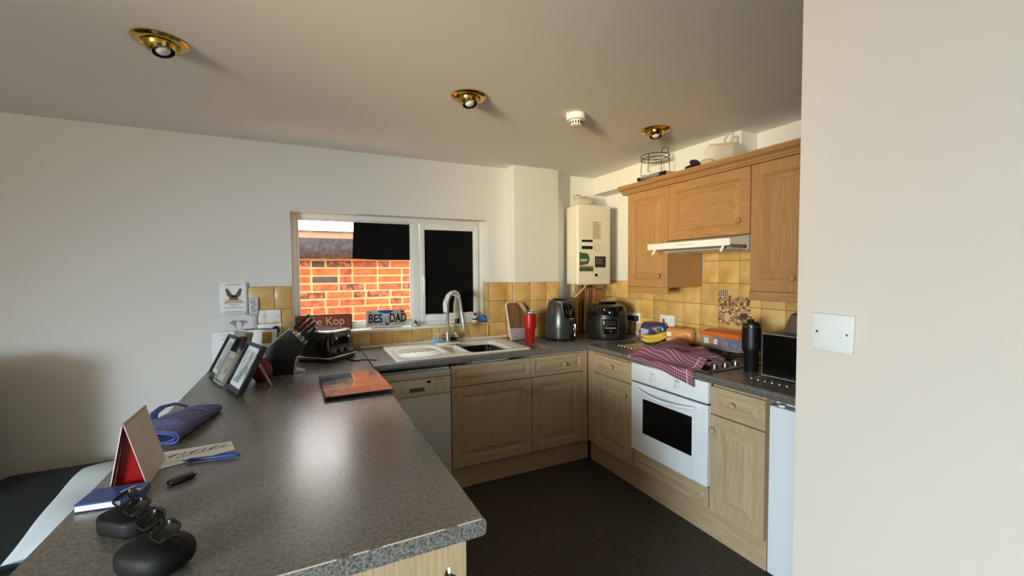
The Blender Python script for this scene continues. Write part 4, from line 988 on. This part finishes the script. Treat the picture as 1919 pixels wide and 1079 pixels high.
B().prism([(.0275, .2465), (.0295, .2485), (-.087, .1445), (-.0885, .1430)], -.046, .046, 'y').out('edge_band', M('band_tan', (160, 146, 118), .4, .4), kb)
ux, uz = .66, .75
nrm = Vector((.757, 0, .653)); al = Vector((.653, 0, -.757))
kn_i = 0
for row, (s_, L, cnt) in enumerate(((.012, .125, 2), (.040, .125, 2), (.066, .12, 2), (.092, .10, 3), (.113, .09, 2))):
    for c_ in range(cnt):
        y = (-.022+.044*c_) if cnt == 2 else (-.028+.028*c_)
        base = Vector((.028, y, .245))+al*s_
        kn_i += 1
        ktag = tag(B().tube([base+nrm*.001, base+nrm*.022], .0085, 10, flat=.6).out('bolster', steel), '', '')
        ktag.parent = None
        del ktag['label']; del ktag['category']
        kt = thing('kitchen_knife', 'black-handled knife in the %s row of the knife block' % ('uppermost', 'second', 'middle', 'fourth', 'lowest')[row], 'knife', (-.11, 2.66, ZT), 0, '%s row of knives' % ('uppermost', 'second', 'middle', 'fourth', 'lowest')[row])
        ktag.parent = kt
        B().tube([base+nrm*.0225, base+nrm*.05, base+nrm*(L*.8), base+nrm*L], [.0095, .0105, .0100, .0105], 10, flat=.62).out('handle', M('knife_black', (9, 9, 10), .6, spec=.25), kt)
        B().tube([base+nrm*(L+.0005), base+nrm*(L+.007)], .0098, 10, flat=.62).out('end_cap', steel, kt)

# photo frames leaning in a row
d_ = Vector((.3427, -.9395, 0)); n_ = Vector((.9395, .3427, 0)); tl = math.radians(27)
up_ = n_*math.sin(tl)+Vector((0, 0, 1))*math.cos(tl); out_ = n_*(-math.cos(tl))+Vector((0, 0, 1))*math.sin(tl)
def photo_frame(label, s0, w, hgt, fwd, fm, pm, border=.018, mount=None, strut=False):
    base = Vector((-.478, 2.80, ZT+.006))+d_*s0-n_*fwd
    o = thing('photo_frame', label, 'picture frame', base)
    o.matrix_world = Matrix(((d_.x, -out_.x, up_.x, base.x), (d_.y, -out_.y, up_.y, base.y), (d_.z, -out_.z, up_.z, base.z), (0, 0, 0, 1)))
    b = B()
    for x0, z0, x1, z1 in ((0, 0, w, border), (0, hgt-border, w, hgt), (0, border, border, hgt-border), (w-border, border, w, hgt-border)): b.box(x0, -.012, z0, x1, .012, z1, .0015, 1)
    b.out('frame', fm, o)
    B().box(border*.8, .0, border*.8, w-border*.8, .008, hgt-border*.8).out('mount', mount or M('mount_white', (206, 208, 214), .6), o)
    B().box(border+.022, -.0012, border+.022, w-border-.022, .0, hgt-border-.022).out('photograph', pm, o)
    if strut:
        B().box(w*.5-.012, .013, .02, w*.5+.012, .019, hgt*.72, .001, 1, Matrix.Translation((0, 0, hgt*.62)) @ Matrix.Rotation(math.radians(32), 4, 'X') @ Matrix.Translation((0, 0, -hgt*.62))).out('strut', M('strut_buff', (206, 186, 166), .7), o)
    return o
fbk = M('frame_black', (18, 19, 20), .4); fgr = M('frame_grey', (150, 146, 136), .45)
ph1 = M('snapshot_a', (120, 124, 110), .5, rgb2=(190, 196, 200), nscale=14); ph2 = M('snapshot_b', (112, 108, 92), .5, rgb2=(206, 204, 190), nscale=18); ph3 = M('snapshot_c', (108, 120, 120), .5, rgb2=(216, 214, 206), nscale=12)
photo_frame('black photo frame touching the papered wall end', .0, .185, .235, 0, fbk, ph1)
photo_frame('slim grey photo frame between two black frames', .195, .15, .165, .012, fgr, ph2, .010, M('mount_grey', (170, 168, 160), .6))
photo_frame('black photo frame nearest the glass worktop saver', .37, .235, .235, .0, fbk, ph3, strut=False)
st_ = bpy.data.objects[[o.name for o in bpy.data.objects if o.name.startswith('photo_frame')][-1]]
B().prism([(.0125, .17), (.0125, .182), (.1445, .0725), (.1405, .0675)], .12, .146, 'x').out('strut', M('strut_buff', (206, 186, 166), .7), st_)
o = thing('photo_frame', 'tan portrait frame with dark photograph behind black frames', 'picture frame', (-.43, 2.98, ZT+.002), math.radians(-38)); o.rotation_euler = (math.radians(-16), 0, math.radians(-52))
B().box(0, 0, 0, .16, .015, .22, .002, 1).out('frame', M('frame_tan', (142, 134, 118), .5), o); B().box(.025, -.001, .03, .135, .001, .19).out('photograph', M('photo_dark', (34, 30, 28), .5, rgb2=(170, 168, 160), nscale=9, lo=.55, hi=.62), o)
rb = thing('red_ornament', 'round dark red glass ornament beside the knife block', 'ornament', (-.205, 2.53, ZT)); B().lathe([(0, .001), (.03, .001), (.045, .02), (.052, .05), (.044, .085), (.028, .105), (.022, .115), (.024, .12), (0, .12)], 28).out('body', M('ornament_red', (112, 18, 18), .25), rb)
# papers pinned to the back wall
pap = M('paper_white', (242, 244, 246), .8)
ink = M('ink_grey', (120, 118, 116), .8)
def sheet(name, label, cat, x0, z0, x1, z1, y, mat=pap, tilt=0):
    o = thing(name, label, cat, ((x0+x1)/2, y, z0)); o.rotation_euler = (0, math.radians(tilt), 0)
    w, hh = (x1-x0)/2, z1-z0
    B().grid(lambda u, v: (-w+2*w*u, .004*math.sin(u*3)*(v-.5)-.004, hh*v), 8, 6).out('sheet', mat, o, solid=.0008); return o, w, hh
o, w, hh = sheet('printed_notice', 'white printed sheet with butterfly picture pinned to wall', 'paper', -.488, 1.20, -.335, 1.41, YB-.012)
br1 = M('print_brown', (104, 86, 66), .7); br2 = M('print_cream2', (196, 180, 150), .7)
b = B()
for s_ in (-1, 1): b.prism([(0, .115), (s_*.035, .175), (s_*.045, .165), (s_*.035, .125), (s_*.02, .11)], -.0065, -.0058, 'y')
b.box(-.012, -.0065, .10, .012, -.0058, .13); b.out('wings_print', br1, o)
b = B().prism([(-.055, .075), (.055, .075), (.045, .095), (.0, .105), (-.045, .095)], -.0063, -.0056, 'y'); b.out('cup_print', br2, o)
b = B().prism([(-.03, .098), (.03, .098), (.02, .112), (-.02, .112)], -.0067, -.006, 'y'); b.out('cup_rim_print', M('print_rust', (136, 78, 66), .7), o)
b = B()
for zz, ww in ((.195, .04), (.066, .03), (.056, .018), (.045, .05), (.02, .045)): B().box(-ww, -.0063, zz, ww, -.0056, zz+.003).out('print_line', ink, o)
b.bm.free()
o, w, hh = sheet('greeting_card', 'small pale card overlapping the pinned printed sheet', 'paper', -.330, 1.19, -.275, 1.31, YB-.020, M('card_pale', (204, 206, 210), .6)); b = B()
for i in range(7): b.ball((.01*math.sin(i*2), -.006, .03+i*.011), (.012+.004*math.cos(i), .0008, .006), 8, 4)
b.out('print', M('print_soft', (164, 166, 170), .7), o)
o, w, hh = sheet('tree_drawing', 'white card with line drawing of a bare tree', 'paper', -.487, 1.085, -.285, 1.20, YB-.016, M('card_white', (220, 220, 218), .75)); b = B(); rnd = random.Random(5)
def branch(p, a, L, r, dpt):
    q = (p[0]+L*math.cos(a), -.0062, p[2]+L*math.sin(a)); b.tube([p, q], [r, r*.7], 5)
    if dpt:
        for da in (-.5, .1, .55): branch(q, a+da+rnd.uniform(-.2, .2), L*.72, r*.7, dpt-1)
branch((-.012, -.0062, .016), 1.9, .026, .0018, 3); branch((.008, -.0062, .016), 1.2, .026, .0018, 3); b.out('ink_drawing', M('ink_pencil', (112, 112, 112), .8), o)
o = thing('leaning_document', 'wide white document leaning against the wall behind frames', 'paper', (-.36, 3.20, ZT)); o.rotation_euler = (math.radians(-11), math.radians(-1), 0)
B().box(-.17, 0, .0, .13, .001, .185).out('sheet', pap, o); b = B()
for i in range(4): b.box(-.12+.02*(i % 2), -.0008, .165-i*.012, .05, .0001, .1675-i*.012)
b.out('print', ink, o); B().lathe([(0, 0), (.026, 0), (.026, .0008), (0, .0008)], 24, mat=Matrix.Translation((.02, .0002, .125)) @ Matrix.Rotation(PI/2, 4, 'X')).out('stamp', M('stamp_grey', (150, 144, 138), .7), o)
o = thing('picture_card', 'white card with yellow portrait picture leaning by the socket', 'paper', (-.235, 3.175, ZT)); o.rotation_euler = (math.radians(-10), math.radians(2), 0)
B().box(-.075, 0, 0, .06, .002, .19).out('card', pap, o); B().box(-.025, -.0015, .10, .03, .0002, .172).out('picture', M('picture_ochre', (176, 140, 50), .5, rgb2=(96, 66, 40), nscale=16, lo=.5, hi=.6), o)
B().box(-.13, -.004, .1905, .062, .004, .1965).box(.0605, -.004, 0, .0665, .004, .19).out('dark_edge', M('edge_dark', (44, 40, 38), .6), o)
# glass worktop saver
gs = thing('worktop_saver', 'glass worktop saver printed with slate and brick pattern', 'worktop saver', (.21, 2.205, ZT), math.radians(1.5))
B().box(-.147, -.213, .001, .147, .213, .018, .002, 1).out('board', black_gl, gs)
ygl = .0183
slt = M('slate_print', (70, 84, 96), .12, rgb2=(150, 164, 176), nscale=8, stretch=(1, 4, 1), lo=.45, hi=.75, spec=.8); pkb = M('brick_print', (176, 104, 88), .12, spec=.8); pkm = M('mortar_print', (206, 140, 118), .12, spec=.8)
B().prism([(-.143, -.209), (-.143, .209), (-.0, .209), (-.008, .0), (-.03, -.07), (-.09, -.15), (-.12, -.205)], .0181, .0184, 'z').out('slate_print', slt, gs)
B().prism([(-.118, -.209), (-.088, -.155), (-.025, -.075), (.0, .0), (.006, .209), (.143, .209), (.143, -.209)], .0181, .0184, 'z').out('mortar_print', pkm, gs)
b = B(); b.prism([(.02, .08), (.02, .2), (.125, .2), (.125, .08)], .0183, .0187, 'z').prism([(-.0, -.045), (.01, .06), (.085, .06), (.08, -.06)], .0183, .0187, 'z').prism([(.09, -.06), (.095, .06), (.14, .06), (.14, -.06)], .0183, .0187, 'z').prism([(-.08, -.17), (-.03, -.095), (.06, -.08), (.055, -.2)], .0183, .0187, 'z').prism([(.07, -.2), (.07, -.08), (.14, -.08), (.14, -.2)], .0183, .0187, 'z')
b.out('brick_print', pkb, gs)
B().tube([(-.12, -.207, .0187), (-.09, -.153, .0187), (-.028, -.072, .0187), (-.004, .0, .0187)], .0022, 6).out('white_line', M('line_white', (226, 222, 216), .3), gs)

# ---------------------------------------------------------------- near end of the peninsula
bl = M('neoprene_blue', (78, 84, 132), .9, rgb2=(98, 102, 146), nscale=120, bump=.3, bscale=300); bl2 = M('binding_blue', (38, 58, 140), .6)
ws = thing('wrist_support', 'blue neoprene wrist support with thumb hole on the worktop', 'wrist support', (-.415, 1.90, ZT), math.radians(-16))
def wsf(u, v):
    a = 2*PI*u; t = v; w = .085-.028*t; c, s = math.cos(a), math.sin(a); m = (abs(c)**3+abs(s)**3)**(-1/3)
    y = -.175+.37*t; bulge = .020+.006*math.sin(5*t); k = 1 if t < .93 else 1-((t-.93)/.07)**2*.5
    return (w*c*m*k, y, max(.0035, bulge+bulge*s*m*k*(1+.15*math.sin(3*y*20))))
B().grid(wsf, 36, 24, wrapu=True).out('sleeve', bl, ws, 60, .004)
def ringpts(c, rx, ry, z, n=28): return [(c[0]+rx*math.cos(2*PI*i/n), c[1]+ry*math.sin(2*PI*i/n), z) for i in range(n)]
B().tube(ringpts((.028, .03), .032, .040, .042), .006, 8, closed=True).out('thumb_hole_binding', bl, ws); B().cyl((.028, .03, .0425), (.028, .03, .0435), .030, n=24).out('thumb_hole', M('hole_dark', (14, 14, 24), .9), ws)
B().tube([(.08*math.cos(2*PI*i/28)*.98, -.176, .024+.018*math.sin(2*PI*i/28)) for i in range(28)], .004, 8, closed=True).out('cuff_binding', bl2, ws)
B().tube([(-.05, .14, .034), (-.085, .135, .05), (-.10, .08, .056), (-.095, .02, .05), (-.075, -.02, .04)], .012, 8, flat=.25).out('strap', bl2, ws)
# appointment leaflets and pen
ll = thing('leaflet', 'white leaflet with black line drawings beside the tent card', 'leaflet', (-.31, 1.595, ZT), math.radians(4))
B().prism([(-.10, -.085), (.10, -.03), (.085, .055), (-.095, .06)], .0008, .0022, 'z').out('sheet', pap, ll); b = B()
for i in range(3):
    x = -.05+i*.05; b.tube([(x-.02, .0+.006*i, .0028), (x-.005, .016+.006*i, .0028), (x+.008, .018+.006*i, .0028)], [.004, .0025, .001], 6, flat=.3); b.tube([(x+.012, .0+.006*i, .0028), (x+.02, .022+.006*i, .0028)], .0012, 5)
for i in range(5): b.tube([(-.085+.012*i, -.06+.003*i, .0026), (-.078+.012*i, -.04+.003*i, .0026)], .0006, 4)
b.tube([(-.05, -.015, .0026), (.085, .015, .0026)], .0007, 4)
b.out('line_drawing', M('ink_black', (40, 40, 44), .7), ll)
pn = thing('ballpoint_pen', 'blue ballpoint pen lying on the leaflet edge', 'pen', (-.265, 1.52, ZT+.0075), math.radians(-9))
B().tube([(-.07, 0, 0), (-.06, 0, 0), (-.05, 0, 0), (.07, 0, 0)], [.001, .0025, .0052, .0052], 12).out('barrel', M('pen_blue', (26, 66, 140), .3), pn); B().tube([(.0705, 0, 0), (.078, 0, 0)], .0045, 10).out('button', M('pen_navy', (20, 40, 90), .3), pn); B().box(.02, -.0015, .0053, .07, .0015, .007).out('clip', M('pen_navy', (20, 40, 90), .3), pn)
kf = thing('key_fob', 'black car key fob on the worktop', 'key fob', (-.307, 1.398, ZT), math.radians(40))
B().ball((0, 0, .0085), (.034, .017, .008), 24, 12, None, .7).out('shell', M('fob_black', (12, 12, 12), .25), kf); B().tube([(.030, -.006, .009), (.040, 0, .009), (.030, .006, .009)], .0022, 6).out('ring_loop', steel, kf)
# tent card
tc = thing('tent_card', 'folded tent card with red inside standing on the worktop', 'tent card', (-.42, 1.492, ZT))
ax = -.008; az = .168
red_in = M('card_red', (120, 22, 26), .25, rgb2=(90, 50, 96), nscale=3, lo=.5, hi=.75); grey_out = M('card_greyout', (196, 188, 178), .5)
def panel(x0, x1, mat_, t0, t1, nm):
    dx, dz = x1-x0, az; L = math.hypot(dx, dz); nx, nz = dz/L, -dx/L
    P = [(x0+nx*t0, .0005+nz*t0), (x1+nx*t0, az+nz*t0), (x1+nx*t1, az+nz*t1), (x0+nx*t1, .0005+nz*t1)]
    return B().prism(P, -.085, .087, 'y').out(nm, mat_, tc)
panel(-.038, ax, M('card_whiteedge', (214, 210, 206), .4), -.0018, 0, 'left_panel'); panel(-.038, ax, red_in, .0001, .0012, 'left_lining')
panel(.036, ax+.002, grey_out, .0, .0018, 'right_panel'); panel(.036, ax+.002, red_in, -.0012, -.0001, 'right_lining')
B().tube([(ax+.001, -.086, az+.001), (ax+.001, .088, az+.001)], .004, 8).out('spine', M('spine_grey', (150, 140, 136), .3, .4), tc)
B().prism([(-.034, .004), (.032, .004), (ax+.0005, az-.012)], -.066, -.064, 'y').out('red_flap', M('flap_red', (140, 24, 26), .15, rgb2=(96, 52, 92), nscale=4, lo=.5, hi=.8), tc)
bx_ = thing('blue_box', 'flat blue and white printed box before the tent card', 'box', (-.432, 1.352, ZT), math.radians(-7))
B().box(-.058, -.04, .001, .058, .04, .02, .001, 1).out('carton', M('carton_blue', (40, 72, 132), .35), bx_); B().box(-.056, -.0408, .004, .03, -.0401, .016).out('label', wht_pl, bx_)
B().prism([(.012, .0), (.03, .028), (.036, .028), (.018, .0)], .0201, .0205, 'z').out('print', M('print_ice', (206, 214, 226), .4), bx_)
B().prism([(.03, .0), (.052, .0), (.052, .006), (.03, .006)], .0201, .0205, 'z').out('print', M('print_ice', (206, 214, 226), .4), bx_)
# glasses on their cases
cs_m = M('case_black', (12, 14, 16), .6, spec=.25)
lens_m = clear('spectacle_lens', (214, 216, 214), .85, .02)
SPA = (-.366, 1.170, ZT+.053); SPB = (-.276, .990, ZT+.0745)
def spectacles(label, c, rz, tilt=0):
    o = thing('spectacles', label, 'glasses', c, rz); o.rotation_euler = (math.radians(tilt), 0, rz)
    fm = M('specs_black', (14, 14, 15), .2)
    for s_ in (-1, 1):
        pts = rr(s_*.034-.027, .002, s_*.034+.027, .042, .016, 0); B().tube(pts, .0022, 8, closed=True).out('rim', fm, o)
        mb = B(); vv = [mb.bm.verts.new(p) for p in pts]; mb.bm.faces.new(vv); mb.out('lens', lens_m, o, solid=.0012)
    B().tube([(-.008, 0, .026), (0, -.004, .030), (.008, 0, .026)], .0022, 8).out('bridge', fm, o)
    for s_ in (-1, 1): B().tube([(s_*.062, .001, .030), (s_*.066, .008, .030), (s_*.05, .012+.004*s_, .028), (-s_*.03, .016+.004*s_, .022), (-s_*.055, .016+.004*s_, .010)], [.0028, .003, .0026, .0024, .003], 8).out('temple', fm, o)
    return o
c1 = tag(B().prism([(-.06, -.028), (-.035, -.045), (.035, -.045), (.06, -.028), (.06, .03), (-.06, .03)], 0.001, .038, 'z', .010, 3).out('glasses_case', cs_m), 'angular black glasses case behind the rounded one', 'glasses case'); c1.location = (-.352, 1.190, ZT); c1.rotation_euler = (0, 0, math.radians(-38))
c2 = tag(B().ball((0, 0, .032), (.064, .05, .031), 32, 16, None, .75).out('glasses_case', cs_m), 'rounded black glasses case on the near worktop corner', 'glasses case'); c2.location = (-.262, 0.995, ZT); c2.rotation_euler = (0, 0, math.radians(-38))
spectacles('black-rimmed spectacles resting on the angular glasses case', SPA, math.radians(-58), -66)
spectacles('black-rimmed spectacles resting on the rounded glasses case', SPB, math.radians(-58), -66)

# ---------------------------------------------------------------- beyond the peninsula
so = thing('day_bed', 'dark upholstered day bed beyond the peninsula', 'day bed', (-1.0, 2.1, 0))
dk = M('fabric_midnight', (24, 30, 32), .95, rgb2=(30, 36, 38), nscale=60, bump=.3, bscale=200)
B().box(-.40, -1.0, .06, .42, .96, .26, .02, 2).out('base', dk, so)
for y0, y1 in ((-1.0, -.022), (-.018, .96)): B().box(-.405, y0, .262, .425, y1, .45, .045, 4).out('seat_cushion', dk, so)
for x in (-.36, .38):
    for y in (-.95, .91): B().cyl((x, y, 0), (x, y, .06), .02, .025, 12).out('foot', black_pl, so)
pw_ = thing('white_pillow', 'white pillow lying on the dark day bed', 'pillow', (-.77, 2.33, .460), math.radians(6))
def pillow(u, v):
    x = (u-.5)*2; y = (v-.5)*2; return x, y
b = B()
for sgn in (1, -1):
    def pf(u, v, sgn=sgn):
        x, y = (u-.5)*2, (v-.5)*2; e = max(0, (1-x*x))**.45*max(0, (1-y*y))**.45
        return (.17*x*(1-.06*(1-abs(y))*0), .40*y*(1-.05*(1-x*x)), .075+sgn*.075*e+.006*math.sin(6*y+2*x)*e)
    b.grid(pf, 20, 34)
bmesh.ops.remove_doubles(b.bm, verts=b.bm.verts, dist=.0005)
b.out('pillow', M('pillow_white', (206, 216, 222), .9, bump=.2, bscale=8), pw_, 70)
sb_ = thing('shade_blocker', 'tall dark cabinet, unseen, added to cast the back wall shadow', 'shade_blocker', (-1.44, 2.75, 0), -PI/2)  # out of view; added and sized to cast the shadow on the back wall
wd = M('dark_walnut', (62, 44, 34), .5, rgb2=(80, 58, 44), nscale=8, stretch=(1, 8, 8))
B().box(-.2, -.58, .06, .2, 0, 1.05).out('body', wd, sb_); B().box(-.21, -.59, 1.0505, .21, .0, 1.07, .003, 1).out('top', wd, sb_)
for y in (-.575, -.285): B().box(.2005, y, .08, .215, y+.28, 1.04, .003, 1).out('door', wd, sb_)
for x in (-.17, .17):
    for y in (-.55, -.03): B().box(x-.02, y-.02, 0, x+.02, y+.02, .06).out('foot', wd, sb_)
# plant in front of the end panel
pp_ = thing('potted_plant', 'leafy plant with small white flowers by peninsula end', 'plant', (.235, .785, 0))
B().lathe([(0, 0), (.07, 0), (.08, .02), (.092, .42), (.095, .44), (.088, .445), (.085, .42), (0, .41)], 30).out('pot', M('pot_grey', (90, 88, 84), .7), pp_)
gm = M('leaf_green', (40, 58, 34), .6, rgb2=(58, 78, 46), nscale=12); b = B(); fl = B(); rnd = random.Random(11); stems = B()
for i in range(26):
    a = rnd.uniform(0, 2*PI); rr_ = rnd.uniform(.02, .085); hz = rnd.uniform(.58, .80)+.065*(rnd.random() < .3); p = (rr_*math.cos(a), rr_*math.sin(a)*.7, hz)
    stems.tube([(rr_*.2*math.cos(a), rr_*.2*math.sin(a), .40), (p[0]*.8, p[1]*.8, hz*.7), p], .0025, 5)
    for k in range(6):
        a2 = rnd.uniform(0, 2*PI); L = rnd.uniform(.03, .055); d0 = Vector((math.cos(a2), math.sin(a2), rnd.uniform(-.1, .6))).normalized(); q = Vector(p)-Vector((0, 0, k*.03)); sd_ = d0.cross(Vector((0, 0, 1))).normalized()*L*.22
        vs_ = [b.bm.verts.new(q), b.bm.verts.new(q+d0*L*.5+sd_), b.bm.verts.new(q+d0*L), b.bm.verts.new(q+d0*L*.5-sd_)]; b.bm.faces.new(vs_)
    if i % 2: fl.ball((p[0], p[1], p[2]+.006), (.005, .005, .008), 8, 6)
stems.out('stem', gm, pp_); lo_ = b.out('foliage', gm, pp_, solid=.0008); lo_['kind'] = 'stuff'; fl.out('flower', M('flower_white', (206, 206, 194), .7), pp_)
bpy.context.view_layer.update()
